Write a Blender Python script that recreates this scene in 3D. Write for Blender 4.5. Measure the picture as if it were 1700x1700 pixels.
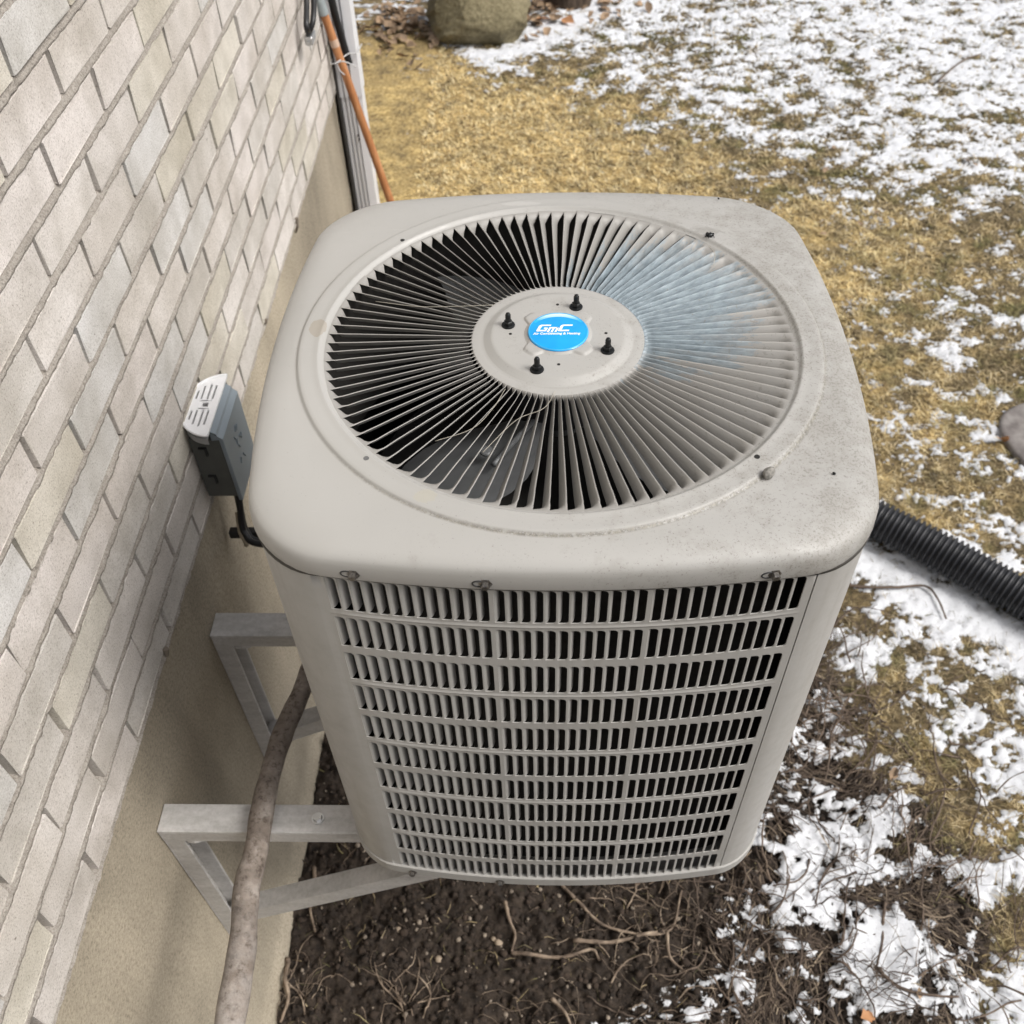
import bpy, bmesh, math, random
import numpy as np
from mathutils import Vector, Matrix
from math import pi, sin, cos, radians

for o in list(bpy.data.objects): bpy.data.objects.remove(o)
scene = bpy.context.scene
C = scene.collection
random.seed(5)
rng = np.random.default_rng(11)
K = 0.85          # survey units -> metres
S = 1.0207        # the yard was measured from the camera with its own scale
SO = (0.0004, 0.0224, -0.0176)

# ------------------------------------------------------------------ camera
cam_d = bpy.data.cameras.new('camera'); cam = bpy.data.objects.new('camera', cam_d); C.objects.link(cam)
scene.camera = cam
cam_d.sensor_width = 36; cam_d.lens = 1629.5 / 1700 * 36
cam_d.clip_start = 0.02; cam_d.clip_end = 400
r_, u_, f_ = Vector((0.9995, 0.0195, -0.02495)), Vector((0.00206, 0.74624, 0.66568)), Vector((-0.0316, 0.66539, -0.74582))
M = Matrix(((r_.x, u_.x, -f_.x), (r_.y, u_.y, -f_.y), (r_.z, u_.z, -f_.z))).to_4x4()
M.translation = Vector((-0.0212, -1.08005, 0.85036)) * K
cam.matrix_world = M
cam_d.dof.use_dof = True; cam_d.dof.focus_distance = 1.12; cam_d.dof.aperture_fstop = 9.0

# ------------------------------------------------------------------ sky and sun (bright overcast)
SUN_EL, SUN_AZ = radians(50), radians(107)      # azimuth measured from +Y towards +X
world = bpy.data.worlds.new('World'); scene.world = world; world.use_nodes = True
wn = world.node_tree.nodes; wl = world.node_tree.links
sky = wn.new('ShaderNodeTexSky'); sky.sky_type = 'NISHITA'; sky.sun_disc = False
sky.sun_elevation = SUN_EL; sky.sun_rotation = SUN_AZ; sky.air_density = 1.0; sky.dust_density = 6.0; sky.ozone_density = 1.0
hs = wn.new('ShaderNodeHueSaturation'); hs.inputs['Saturation'].default_value = 0.28
wl.new(sky.outputs[0], hs.inputs['Color']); wl.new(hs.outputs[0], wn['Background'].inputs[0])
wn['Background'].inputs[1].default_value = 0.13
sd = bpy.data.lights.new('sun', 'SUN'); sd.energy = 2.0; sd.angle = radians(20); sd.color = (1, .97, .92)
sun = bpy.data.objects.new('sun', sd); C.objects.link(sun)
sun.rotation_euler = (pi/2 - SUN_EL, 0, pi - SUN_AZ)
scene.view_settings.view_transform = 'Standard'; scene.view_settings.look = 'None'
scene.view_settings.exposure = 0.15; scene.view_settings.gamma = 1
scene.view_settings.use_curve_mapping = False

# ------------------------------------------------------------------ helpers
SITE = set()       # top-level objects measured in yard units
CUR = {'site': True}
def link(name, me, mat=None, parent=None):
    o = bpy.data.objects.new(name, me); C.objects.link(o)
    if mat is not None and me is not None and len(me.materials) == 0: me.materials.append(mat)
    if parent is not None: o.parent = parent
    elif CUR['site']: SITE.add(o.name)
    return o
def thing(name, label, cat, loc=(0, 0, 0), group=None, rot=None):
    o = link(name, None); o.location = loc; o['label'] = label; o['category'] = cat
    if rot: o.rotation_euler = rot
    if group: o['group'] = group
    return o
def tag(o, label=None, cat=None, group=None, kind=None):
    for k, v in (('label', label), ('category', cat), ('group', group), ('kind', kind)):
        if v: o[k] = v
    return o
def mesh(name, V, F, smooth=False, sharp=None):
    me = bpy.data.meshes.new(name); me.from_pydata([tuple(map(float, v)) for v in V], [], F); me.validate(); me.update()
    if smooth:
        me.polygons.foreach_set('use_smooth', [True] * len(me.polygons))
        if sharp is not None: me.set_sharp_from_angle(angle=radians(sharp))
    return me
def fastmesh(name, V, F, smooth=False):
    """V (n,3) array, F (m,k) array of one face size"""
    V = np.asarray(V, dtype=np.float32); F = np.asarray(F, dtype=np.int32); k = F.shape[1]
    me = bpy.data.meshes.new(name); me.vertices.add(len(V)); me.vertices.foreach_set('co', V.ravel())
    me.loops.add(F.size); me.loops.foreach_set('vertex_index', F.ravel())
    me.polygons.add(len(F)); me.polygons.foreach_set('loop_start', np.arange(0, F.size, k, dtype=np.int32))
    me.polygons.foreach_set('loop_total', np.full(len(F), k, dtype=np.int32))
    if smooth: me.polygons.foreach_set('use_smooth', np.ones(len(F), dtype=bool))
    me.update(calc_edges=True); me.validate(); return me
def attr(me, name, vals):
    a = me.attributes.new(name, 'FLOAT', 'POINT'); a.data.foreach_set('value', np.asarray(vals, dtype=np.float32))
class MB:
    def __init__(s): s.v = []; s.f = []
    def add(s, V, F):
        n = len(s.v); s.v += [tuple(v) for v in V]; s.f += [tuple(i + n for i in f) for f in F]
    def build(s, name, mat, parent=None, smooth=False, sharp=35):
        return link(name, mesh(name, s.v, s.f, smooth, sharp if smooth else None), mat, parent)
def box(x0, x1, y0, y1, z0, z1, b=0.0):
    bm = bmesh.new(); bmesh.ops.create_cube(bm, size=1)
    for v in bm.verts: v.co = ((x0+x1)/2 + v.co.x*(x1-x0), (y0+y1)/2 + v.co.y*(y1-y0), (z0+z1)/2 + v.co.z*(z1-z0))
    if b: bmesh.ops.bevel(bm, geom=list(bm.edges), offset=b, segments=1, affect='EDGES', profile=.5)
    bm.verts.index_update()
    V = [v.co.copy() for v in bm.verts]; F = [[v.index for v in f.verts] for f in bm.faces]; bm.free(); return V, F
def lathe(prof, n=24, c=(0, 0, 0), cap=True, phase=0):
    V, F = [], []
    for r, z in prof:
        for i in range(n):
            a = 2*pi*i/n + phase; V.append((c[0]+r*cos(a), c[1]+r*sin(a), c[2]+z))
    for j in range(len(prof)-1):
        for i in range(n):
            k = (i+1) % n; F.append((j*n+i, j*n+k, (j+1)*n+k, (j+1)*n+i))
    if cap: F.append(tuple(reversed(range(n)))); F.append(tuple((len(prof)-1)*n+i for i in range(n)))
    return V, F
def catmull(P, n=8):
    P = [np.array(p, float) for p in P]; Q = [2*P[0]-P[1]] + P + [2*P[-1]-P[-2]]; out = []
    for i in range(1, len(Q)-2):
        for t in np.linspace(0, 1, n, endpoint=False):
            a, b, c, d = Q[i-1:i+3]
            out.append(.5*((2*b)+(-a+c)*t+(2*a-5*b+4*c-d)*t*t+(-a+3*b-3*c+d)*t**3))
    out.append(P[-1]); return np.array(out)
def tube(P, R, n=8, cap=True):
    P = np.asarray(P, float); m = len(P); R = np.broadcast_to(np.asarray(R, float), (m,))
    T = np.gradient(P, axis=0); T /= np.linalg.norm(T, axis=1)[:, None] + 1e-12
    N = np.cross(T[0], (0, 0, 1.)); 
    if np.linalg.norm(N) < .1: N = np.cross(T[0], (1., 0, 0))
    N /= np.linalg.norm(N); V = []
    for i in range(m):
        N = N - T[i]*np.dot(N, T[i]); N /= np.linalg.norm(N); B = np.cross(T[i], N)
        for k in range(n):
            a = 2*pi*k/n; V.append(P[i] + R[i]*(cos(a)*N + sin(a)*B))
    F = [(i*n+k, i*n+(k+1) % n, (i+1)*n+(k+1) % n, (i+1)*n+k) for i in range(m-1) for k in range(n)]
    if cap: F += [tuple(reversed(range(n))), tuple((m-1)*n+k for k in range(n))]
    return V, F
# value-noise fbm on arrays
_tab = np.random.default_rng(3).random((256, 256)).astype(np.float32)
def vn(x, y, s=0):
    xi = np.floor(x).astype(int); yi = np.floor(y).astype(int); fx = x-xi; fy = y-yi
    fx = fx*fx*(3-2*fx); fy = fy*fy*(3-2*fy); xi = xi + 37*s; yi = yi + 91*s
    g = lambda a, b: _tab[a % 256, b % 256]
    return (g(xi, yi)*(1-fx)+g(xi+1, yi)*fx)*(1-fy) + (g(xi, yi+1)*(1-fx)+g(xi+1, yi+1)*fx)*fy
def fbm(x, y, oc=4, s=0, g=.5):
    t = 0; a = 1; n = 0
    for i in range(oc):
        ang = .6*i+.3; c, q = cos(ang), sin(ang)
        t = t + a*vn((x*c-y*q)*2**i+3.1*i, (x*q+y*c)*2**i+7.7*i, s+i); n += a; a *= g
    return t/n
def sstep(a, b, x): t = np.clip((x-a)/(b-a), 0, 1); return t*t*(3-2*t)

# ------------------------------------------------------------------ material helpers
class NT:
    def __init__(s, name):
        s.m = bpy.data.materials.new(name); s.m.use_nodes = True; s.t = s.m.node_tree; s.n = s.t.nodes; s.b = s.n['Principled BSDF']; s.tc = None
    def node(s, typ, **kw):
        n = s.n.new(typ)
        for k, v in kw.items(): setattr(n, k, v)
        return n
    def put(s, sock, v):
        if hasattr(v, 'is_output') or isinstance(v, bpy.types.NodeSocket): s.t.links.new(v, sock)
        elif isinstance(v, (tuple, list)) and len(v) == 3 and sock.type == 'RGBA': sock.default_value = (*v, 1)
        else: sock.default_value = v
    def coord(s, obj=None):
        n = s.node('ShaderNodeTexCoord')
        if obj is not None: n.object = obj
        return n.outputs['Object']
    def noise(s, vec, scale, detail=3, rough=.55, out=0, dist=0):
        n = s.node('ShaderNodeTexNoise'); s.put(n.inputs['Vector'], vec); n.inputs['Scale'].default_value = scale
        n.inputs['Detail'].default_value = detail; n.inputs['Roughness'].default_value = rough; n.inputs['Distortion'].default_value = dist; return n.outputs[out]
    def ramp(s, fac, stops, interp='LINEAR'):
        n = s.node('ShaderNodeValToRGB'); n.color_ramp.interpolation = interp; e = n.color_ramp.elements
        while len(e) < len(stops): e.new(.5)
        for i, (p, c) in enumerate(stops):
            e[i].position = p; e[i].color = (*c, 1) if isinstance(c, (tuple, list)) else (c, c, c, 1)
        s.put(n.inputs[0], fac); return n.outputs[0]
    def mix(s, fac, a, b, mode='MIX'):
        n = s.node('ShaderNodeMix', data_type='RGBA', blend_type=mode); s.put(n.inputs[0], fac); s.put(n.inputs[6], a); s.put(n.inputs[7], b); return n.outputs[2]
    def math(s, op, a, b=0.0, c=0.0):
        n = s.node('ShaderNodeMath', operation=op); s.put(n.inputs[0], a); s.put(n.inputs[1], b); s.put(n.inputs[2], c); return n.outputs[0]
    def vmath(s, op, a, b=(0, 0, 0)):
        n = s.node('ShaderNodeVectorMath', operation=op); s.put(n.inputs[0], a); n.inputs[1].default_value = b if not isinstance(b, bpy.types.NodeSocket) else (0, 0, 0)
        if isinstance(b, bpy.types.NodeSocket): s.put(n.inputs[1], b)
        return n.outputs['Value'] if op in ('LENGTH', 'DISTANCE', 'DOT_PRODUCT') else n.outputs[0]
    def attrib(s, name): n = s.node('ShaderNodeAttribute', attribute_name=name); return n.outputs['Fac']
    def bump(s, h, strength=.5, dist=.002, normal=None):
        n = s.node('ShaderNodeBump'); s.put(n.inputs['Height'], h); n.inputs['Strength'].default_value = strength; n.inputs['Distance'].default_value = dist
        if normal is not None: s.put(n.inputs['Normal'], normal)
        return n.outputs[0]
    def out(s, col=None, rough=None, normal=None, metal=None, **kw):
        for k, v in (('Base Color', col), ('Roughness', rough), ('Normal', normal), ('Metallic', metal)):
            if v is not None: s.put(s.b.inputs[k], v)
        for k, v in kw.items(): s.put(s.b.inputs[k.replace('_', ' ')], v)
        return s.m
def simple(name, col, rough=.5, metal=0., var=.12, scale=40, bump=.0):
    m = NT(name); c = m.coord(); n = m.noise(c, scale, 4)
    dk = tuple(x*(1-var) for x in col); lt = tuple(min(1, x*(1+var)) for x in col)
    kw = {}
    if bump: kw['normal'] = m.bump(m.noise(c, scale*4, 3), bump, .001)
    return m.out(m.ramp(n, [(.3, dk), (.7, lt)]), rough, metal=metal, **kw)

# ------------------------------------------------------------------ ground control map (x, y, snow, bed soil, straw)
G = -1.97
CTL = np.array([(-1.22,6.21,0.35,0.0,0.6),(-0.97,6.33,0.55,0.0,0.4),(-1.03,5.61,0.03,0.0,0.9),(-0.64,5.23,0.03,0.0,1.0),(-0.3,5.44,0.75,0.0,0.5),(-0.06,5.76,0.85,0.0,0.3),(0.23,6.05,0.97,0.0,0.2),(0.61,6.03,0.75,0.0,0.3),(0.99,5.72,0.7,0.0,0.3),(1.64,5.98,0.82,0.0,0.3),(2.45,5.95,0.85,0.0,0.3),(3.1,5.73,0.9,0.0,0.3),(0.17,5.29,0.25,0.0,0.5),(0.55,5.11,0.55,0.0,0.4),(1.11,5.09,0.7,0.0,0.35),(1.67,5.07,0.78,0.0,0.3),(2.19,4.89,0.78,0.0,0.3),(2.78,5.03,0.82,0.0,0.3),(0.34,4.71,0.15,0.0,0.8),(0.69,4.55,0.38,0.0,0.6),(1.21,4.46,0.55,0.0,0.4),(1.7,4.3,0.66,0.0,0.35),(2.21,4.29,0.72,0.0,0.35),(2.63,4.21,0.7,0.0,0.35),(-1.0,4.91,0.0,0.0,1.0),(-0.89,3.9,0.0,0.0,1.0),(-0.53,4.59,0.0,0.0,1.0),(-0.48,3.83,0.0,0.0,1.0),(-0.09,4.72,0.01,0.0,1.0),(-0.09,3.88,0.0,0.0,1.0),(0.32,4.07,0.01,0.0,0.95),(0.64,3.86,0.04,0.0,0.85),(0.82,4.05,0.12,0.0,0.7),(1.3,3.91,0.3,0.0,0.5),(1.77,3.84,0.48,0.0,0.4),(2.2,3.64,0.45,0.0,0.4),(2.37,3.3,0.28,0.0,0.4),(1.37,3.43,0.08,0.0,0.8),(1.64,3.26,0.1,0.0,0.75),(1.91,3.15,0.18,0.0,0.6),(2.16,2.99,0.22,0.0,0.5),(1.42,2.9,0.06,0.0,0.85),(1.65,2.9,0.2,0.0,0.6),(1.64,2.62,0.32,0.0,0.6),(1.91,2.62,0.36,0.0,0.5),(2.11,2.48,0.45,0.0,0.4),(1.41,2.32,0.15,0.0,0.7),(1.7,2.24,0.27,0.0,0.6),(2.01,2.23,0.38,0.0,0.4),(1.36,2.01,0.18,0.0,0.7),(1.59,1.93,0.12,0.0,0.8),(1.78,1.97,0.3,0.0,0.6),(1.32,1.62,0.28,0.0,0.6),(1.5,1.49,0.4,0.0,0.6),(1.71,1.59,0.38,0.0,0.6),(1.79,1.46,0.3,0.0,0.4),(1.18,1.2,0.8,0.0,0.3),(1.3,1.13,1.0,0.0,0.3),(1.37,1.01,0.97,0.0,0.3),(1.47,0.93,0.97,0.0,0.3),(1.59,0.83,0.95,0.0,0.3),(1.13,0.98,0.3,0.0,0.4),(1.28,0.83,0.4,0.0,0.3),(1.47,0.71,0.5,0.0,0.35),(1.06,0.8,0.45,0.3,0.3),(1.17,0.69,0.35,0.1,0.4),(1.33,0.57,0.55,0.1,0.3),(1.49,0.53,0.5,0.0,0.4),(0.95,0.57,0.5,0.5,0.3),(0.87,0.69,0.35,0.75,0.2),(1.02,0.46,0.45,0.4,0.4),(1.19,0.38,0.38,0.15,0.5),(1.35,0.32,0.55,0.1,0.4),(0.82,0.42,0.3,1.0,0.1),(0.71,0.32,0.45,1.0,0.1),(0.88,0.24,0.75,0.9,0.1),(0.98,0.13,0.4,0.8,0.2),(1.11,0.1,0.15,0.7,0.3),(1.28,0.13,0.35,0.4,0.5),(0.68,0.13,0.65,0.9,0.1),(0.74,-0.01,0.65,0.9,0.1),(0.56,0.04,0.35,1.0,0.1),(0.91,-0.03,0.5,0.9,0.2),(1.09,-0.04,0.08,1.0,0.1),(1.34,0.05,0.5,0.2,0.4),(0.55,-0.15,0.4,1.0,0.1),(0.46,-0.27,0.65,1.0,0.1),(0.62,-0.27,0.65,1.0,0.1),(0.75,-0.14,0.3,1.0,0.1),(0.92,-0.22,0.85,0.8,0.2),(1.03,-0.28,0.25,1.0,0.1),(1.15,-0.31,0.5,0.5,0.4),(1.28,-0.12,0.1,0.5,0.5),(1.23,-0.28,0.7,0.3,0.4),(0.42,-0.05,0.05,1.0,0.0),(0.35,-0.2,0.0,1.0,0.0),(0.14,-0.13,0.0,1.0,0.0),(-0.19,-0.22,0.0,1.0,0.0),(-0.52,-0.22,0.0,1.0,0.0),(-0.71,-0.06,0.0,1.0,0.0),(-0.75,0.41,0.0,1.0,0.0),(-0.21,0.31,0.0,1.0,0.0),(0.34,0.22,0.0,1.0,0.0),(-0.67,1.0,0.0,1.0,0.0),(0.19,1.01,0.0,0.9,0.1),(0.58,0.75,0.1,1.0,0.1),(-0.68,1.95,0.0,0.3,0.5),(-0.02,1.94,0.0,0.1,0.7),(0.69,1.59,0.1,0.2,0.6),(0.72,1.01,0.2,0.9,0.3),(-0.02,3.03,0.0,0.0,0.9),(0.83,2.77,0.05,0.0,0.8)])
def zone(x, y):
    """inverse-distance blend of the surveyed ground cover"""
    shp = x.shape; X = x.ravel(); Y = y.ravel(); W = np.zeros(len(X)); A = np.zeros((len(X), 3))
    for c in CTL:
        d2 = (X-c[0])**2 + (Y-c[1])**2; w = 1/(d2+.0009)**1.8
        W += w; A += w[:, None]*c[2:]
    A /= W[:, None]
    return [A[:, i].reshape(shp) for i in range(3)]
def zfast(x, y):
    """coarse grid lookup of zone()"""
    if 'g' not in CUR:
        gx = np.concatenate([np.linspace(-1.6, 4.4, 301)]); gy = np.linspace(-1.6, 8.4, 501)
        X, Y = np.meshgrid(gx, gy, indexing='ij'); CUR['g'] = zone(X, Y)
    fx = np.clip((x+1.6)/6*300, 0, 299.99); fy = np.clip((y+1.6)/10*500, 0, 499.99)
    i = fx.astype(int); j = fy.astype(int); a = fx-i; b = fy-j
    return [(g[i, j]*(1-a)+g[i+1, j]*a)*(1-b)+(g[i, j+1]*(1-a)+g[i+1, j+1]*a)*b for g in CUR['g']]
def axis(segs):
    out = [segs[0][0]]
    for a, b, st in segs:
        n = max(1, int(round((b-a)/st))); out += list(np.linspace(a, b, n+1)[1:])
    return np.array(out)
def gheight(x, y, soil):
    lawn = .020*fbm(x*2.2, y*2.2, 3, 5) + .018*fbm(x*22, y*22, 4, 9)
    cl = fbm(x*9, y*9, 3, 20); cl2 = fbm(x*42, y*42, 4, 24, .62)
    bed = .05*cl + .040*np.abs(cl2-.5)*2 + .030*cl2 + .016*fbm(x*110, y*110, 3, 28, .7) - .03
    return G - .03 + lawn*(1-soil) + bed*soil
def gridmesh(name, ax, ay, zf):
    X, Y = np.meshgrid(ax, ay, indexing='ij'); Z = zf(X, Y); nx, ny = X.shape
    idx = np.arange(nx*ny).reshape(nx, ny)
    F = np.stack([idx[:-1, :-1], idx[1:, :-1], idx[1:, 1:], idx[:-1, 1:]], -1).reshape(-1, 4)
    return np.stack([X, Y, Z], -1).reshape(-1, 3), F, X, Y, Z

# ================================================================== GROUND
def grass_cols(m, c, obj_rand=None):
    pass
m = NT('ground'); c = m.coord(); soil = m.attrib('soil'); straw = m.attrib('straw')
n1 = m.noise(c, 60, 5, .7); n2 = m.noise(c, 9, 4, .6); n3 = m.noise(c, 180, 3, .7)
gold = m.ramp(n1, [(.30, (.12, .075, .028)), (.43, (.38, .26, .095)), (.56, (.68, .50, .21)), (.72, (.84, .66, .33))])
olive = m.ramp(n1, [(.3, (.03, .022, .012)), (.45, (.10, .072, .036)), (.6, (.20, .15, .075)), (.78, (.34, .26, .14))])
grass = m.mix(m.math('MINIMUM', m.math('MAXIMUM', m.math('MULTIPLY_ADD', straw, 1.2, m.math('MULTIPLY_ADD', n2, 2.4, -1.75)), 0.), 1.), olive, gold)
dirt = m.ramp(m.noise(c, 38, 6, .7), [(.3, (.012, .008, .006)), (.5, (.032, .022, .015)), (.66, (.062, .045, .032)), (.85, (.14, .11, .085))])
col = m.mix(soil, grass, dirt)
GROUND_M = m.out(col, .95, m.bump(m.math('ADD', n1, n3), .9, .006))
ax = axis([(-40, -8, 4), (-8, -.9, .3), (-.9, 1.2, .0075), (1.2, 3.9, .013), (3.9, 16, .06), (16, 40, 2)])
ay = axis([(-40, -8, 4), (-8, -.9, .3), (-.9, 1.0, .0075), (1.0, 3, .012), (3, 7.2, .018), (7.2, 22, .06), (22, 60, 3)])
_X, _Y = np.meshgrid(ax, ay, indexing='ij'); zs, zb, zg = zfast(_X, _Y)
jit = (fbm(_X*12, _Y*12, 4, 40)-.5)*.9
soilm = sstep(.60, .76, zb+jit*np.where((zb > .02) & (zb < .98), 1, 0))
near = ((_X > -1.6) & (_X < 4.4) & (_Y < 8.4)).astype(float)
V, F, X, Y, Z = gridmesh('ground', ax, ay, lambda x, y: gheight(x, y, soilm))
me = fastmesh('ground', V, F, True); attr(me, 'soil', soilm.ravel()); attr(me, 'straw', zg.ravel())
tag(link('ground', me, GROUND_M), kind='structure')
def gz(x, y):
    x = np.asarray(x, float); y = np.asarray(y, float); a, b, c_ = zfast(x, y)
    return gheight(x, y, sstep(.60, .76, b))

# ------------------------------------------------------------------ snow: a thin broken sheet lying on the lawn
ax = axis([(-1.5, -.7, .03), (-.7, .3, .014), (.3, 1.9, .0065), (1.9, 3.9, .011), (3.9, 16, .06)])
ay = axis([(-.6, 1.9, .0065), (1.9, 3.2, .009), (3.2, 7.2, .012), (7.2, 22, .06)])
X, Y = np.meshgrid(ax, ay, indexing='ij'); d, zb, zg = zfast(X, Y)
nearf = 1-sstep(1.2, 3.0, Y)
lo = fbm(X*5.5, Y*6.5, 3, 60); mid = fbm(X*12, Y*15, 4, 66); hi = fbm(X*48, Y*54, 4, 70, .6)*nearf + fbm(X*58, Y*74, 4, 75, .65)*(1-nearf)
n = lo*(.22+.16*nearf) + mid*(.80+.10*nearf) + hi*(.85-.05*nearf)
# rank within each broad band so that the surveyed share of snow is met
q = np.empty_like(n)
for a in list(np.linspace(-.6, 6.6, 13)):
    s_ = (Y >= a) & (Y < (a+.6001 if a < 6.5 else 99))
    if s_.any():
        srt = np.sort(n[s_][::7]); q[s_] = np.searchsorted(srt, n[s_])/len(srt)
h = q-(1-(d*.93+.055*sstep(.06, .25, d)))                               # >0 where snow lies
# the long drift beside the hose and the one at the foot of the rock
def band(P, w0, w1):
    P = np.array(P); best = np.full(X.shape, -9.)
    for (x0, y0), (x1, y1) in zip(P[:-1], P[1:]):
        t = np.clip(((X-x0)*(x1-x0)+(Y-y0)*(y1-y0))/((x1-x0)**2+(y1-y0)**2), 0, 1)
        dd = np.hypot(X-(x0+t*(x1-x0)), Y-(y0+t*(y1-y0))); best = np.maximum(best, (w0-dd)/w1)
    return best
dr = band([(.95, 1.36), (1.18, 1.2), (1.36, 1.03), (1.64, .83), (2.2, .45)], .105, .2) + (hi-.5)*.35 + (mid-.5)*.4
h = np.maximum(h, dr)
dr = band([(-.42, 5.50), (-.25, 5.52), (-.08, 5.70), (.05, 5.86), (.25, 5.97), (.5, 6.2)], .10, .2) + (hi-.5)*.25
h = np.maximum(h, dr)
keep_ = d > .004 + .08*sstep(.3, .7, zb)
h = np.where(keep_ | (dr > 0), h, -1)
sl_ = sstep(.60, .76, zb)
bed_s = G - .03 + .05*fbm(X*9, Y*9, 3, 20) + .013 + .004*fbm(X*42, Y*42, 3, 24)
base = gheight(X, Y, sl_)*(1-sl_) + sl_*bed_s
Z = base + .0015 + .0075*sstep(-.02, .35, h) + .003*(hi-.5)
nx, ny = X.shape; idx = np.arange(nx*ny).reshape(nx, ny)
F = np.stack([idx[:-1, :-1], idx[1:, :-1], idx[1:, 1:], idx[:-1, 1:]], -1).reshape(-1, 4)
vis = (h > -.16).ravel(); F = F[vis[F].any(1)]
used, inv = np.unique(F, return_inverse=True); V = np.stack([X, Y, Z], -1).reshape(-1, 3)[used]
me = fastmesh('snow', V, inv.reshape(-1, 4), True); attr(me, 'depth', h.ravel()[used])
m = NT('snow'); c = m.coord()
dp = m.attrib('depth'); na = m.noise(c, 42, 4, .7); nb = m.noise(c, 130, 4, .8)
edge = m.math('ADD', dp, m.math('ADD', m.math('MULTIPLY', m.math('SUBTRACT', na, .5), .34), m.math('MULTIPLY', m.math('SUBTRACT', nb, .5), .62)))
alpha = m.ramp(edge, [(.0, 0.), (.05, 1.)])
slush = m.ramp(m.math('ADD', edge, m.math('MULTIPLY', m.math('SUBTRACT', m.noise(c, 7, 4, .7), .5), .5)), [(.02, (.30, .295, .29)), (.14, (.60, .61, .63)), (.34, (.70, .715, .745))])
fl = m.ramp(nb, [(.30, (.35, .32, .28)), (.385, (.92, .92, .92)), (.6, (1., 1., 1.))])
SNOW_M = m.out(m.mix(1., slush, fl, 'MULTIPLY'), .7, m.bump(m.math('ADD', na, nb), .6, .004), Alpha=alpha)
tag(link('snow_cover', me, SNOW_M), 'patchy melting snow lying over the brown lawn and garden bed', 'snow', kind='stuff')
def snow_h(x, y):
    i = np.clip(np.searchsorted(ax, x), 0, nx-1); j = np.clip(np.searchsorted(ay, y), 0, ny-1); return h[i, j]

# ------------------------------------------------------------------ grass blades (nobody could count them)
N = 620000
yy = -.5 + 7.2*rng.random(N)**1.35; xx = -.72 + 4.3*rng.random(N)
vx0 = -.75-.0; ok = xx < (0.62*(yy+1.1)+.75)                 # the strip of garden this view can reach
xx = xx[ok]; yy = yy[ok]
sd_, sb_, sg_ = zfast(xx, yy); jt = (fbm(xx*12, yy*12, 4, 40)-.5)*.9
ok = rng.random(len(xx)) > sstep(.52, .78, sb_+jt*((sb_ > .02) & (sb_ < .98)))*.985
hh = snow_h(xx, yy); ok &= rng.random(len(xx)) > sstep(0, .10, hh)*.93
clump = fbm(xx*20, yy*20, 4, 90, .65); ok &= rng.random(len(xx)) < np.clip(.05+3.2*(clump-.34), .05, 1)
xx = xx[ok]; yy = yy[ok]; sg_ = sg_[ok]; sb_ = sb_[ok]; n = len(xx)
zz = gz(xx, yy); ang = rng.random(n)*2*pi + 2*fbm(xx*3, yy*3, 2, 95)
L = .022+.035*rng.random(n); wd = (.0006+.0007*rng.random(n))*(1+.9*np.clip(yy-.8, 0, 5)/2); lift = rng.random(n)**1.6
dx, dy = np.cos(ang), np.sin(ang); px, py = -dy*wd, dx*wd
b = np.stack([xx, yy, zz-.001], 1)
mid_ = b + np.stack([dx*L*.5, dy*L*.5, L*(.10+.35*lift)], 1)
bend = rng.normal(0, .25, n); tip = b + np.stack([(dx-dy*bend)*L, (dy+dx*bend)*L, L*(.05+.40*lift)], 1)
pp = np.stack([px, py, 0*px], 1)
V = np.stack([b-pp, b+pp, mid_+pp*.9, mid_-pp*.9, tip], 1).reshape(-1, 3)
o5 = np.arange(n)*5
F = np.concatenate([np.stack([o5, o5+1, o5+2], 1), np.stack([o5, o5+2, o5+3], 1), np.stack([o5+3, o5+2, o5+4], 1)])
me = fastmesh('grass_blades', V, F); attr(me, 'straw', np.repeat(np.clip(sg_ + (clump[ok]-.5)*.9 if False else sg_, 0, 1), 5))
attr(me, 'tint', np.repeat(rng.random(n), 5))
m = NT('dead_grass'); tint = m.attrib('tint'); straw = m.attrib('straw'); c = m.coord()
ga = m.ramp(tint, [(0, (.26, .165, .07)), (.25, (.66, .47, .19)), (.6, (.88, .68, .32)), (1, (.98, .86, .54))])
gb = m.ramp(tint, [(0, (.045, .042, .018)), (.3, (.12, .095, .045)), (.65, (.28, .21, .11)), (1, (.52, .42, .26))])
fac = m.math('MULTIPLY_ADD', m.noise(c, 9, 5, .7), 2.4, m.math('MULTIPLY_ADD', straw, 1.2, -1.5))
fac = m.math('MINIMUM', m.math('MAXIMUM', fac, 0.), 1.)
gcol = m.mix(m.math('MULTIPLY', m.ramp(m.noise(c, 5, 4, .6), [(.50, 0.), (.62, 1.)]), m.ramp(straw, [(.5, .75), (.9, .1)])), m.mix(fac, gb, ga), m.ramp(tint, [(0, (.03, .045, .012)), (.5, (.12, .125, .03)), (1, (.28, .25, .08))]))
GRASS_M = m.out(m.mix(1., gcol, m.ramp(m.noise(c, 26, 4, .75), [(.38, (.30, .26, .22)), (.50, (1, 1, 1))]), 'MULTIPLY'), .7)
tag(link('dead_grass', me, GRASS_M), 'matted straw coloured winter grass of the lawn', 'grass', kind='stuff')

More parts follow.
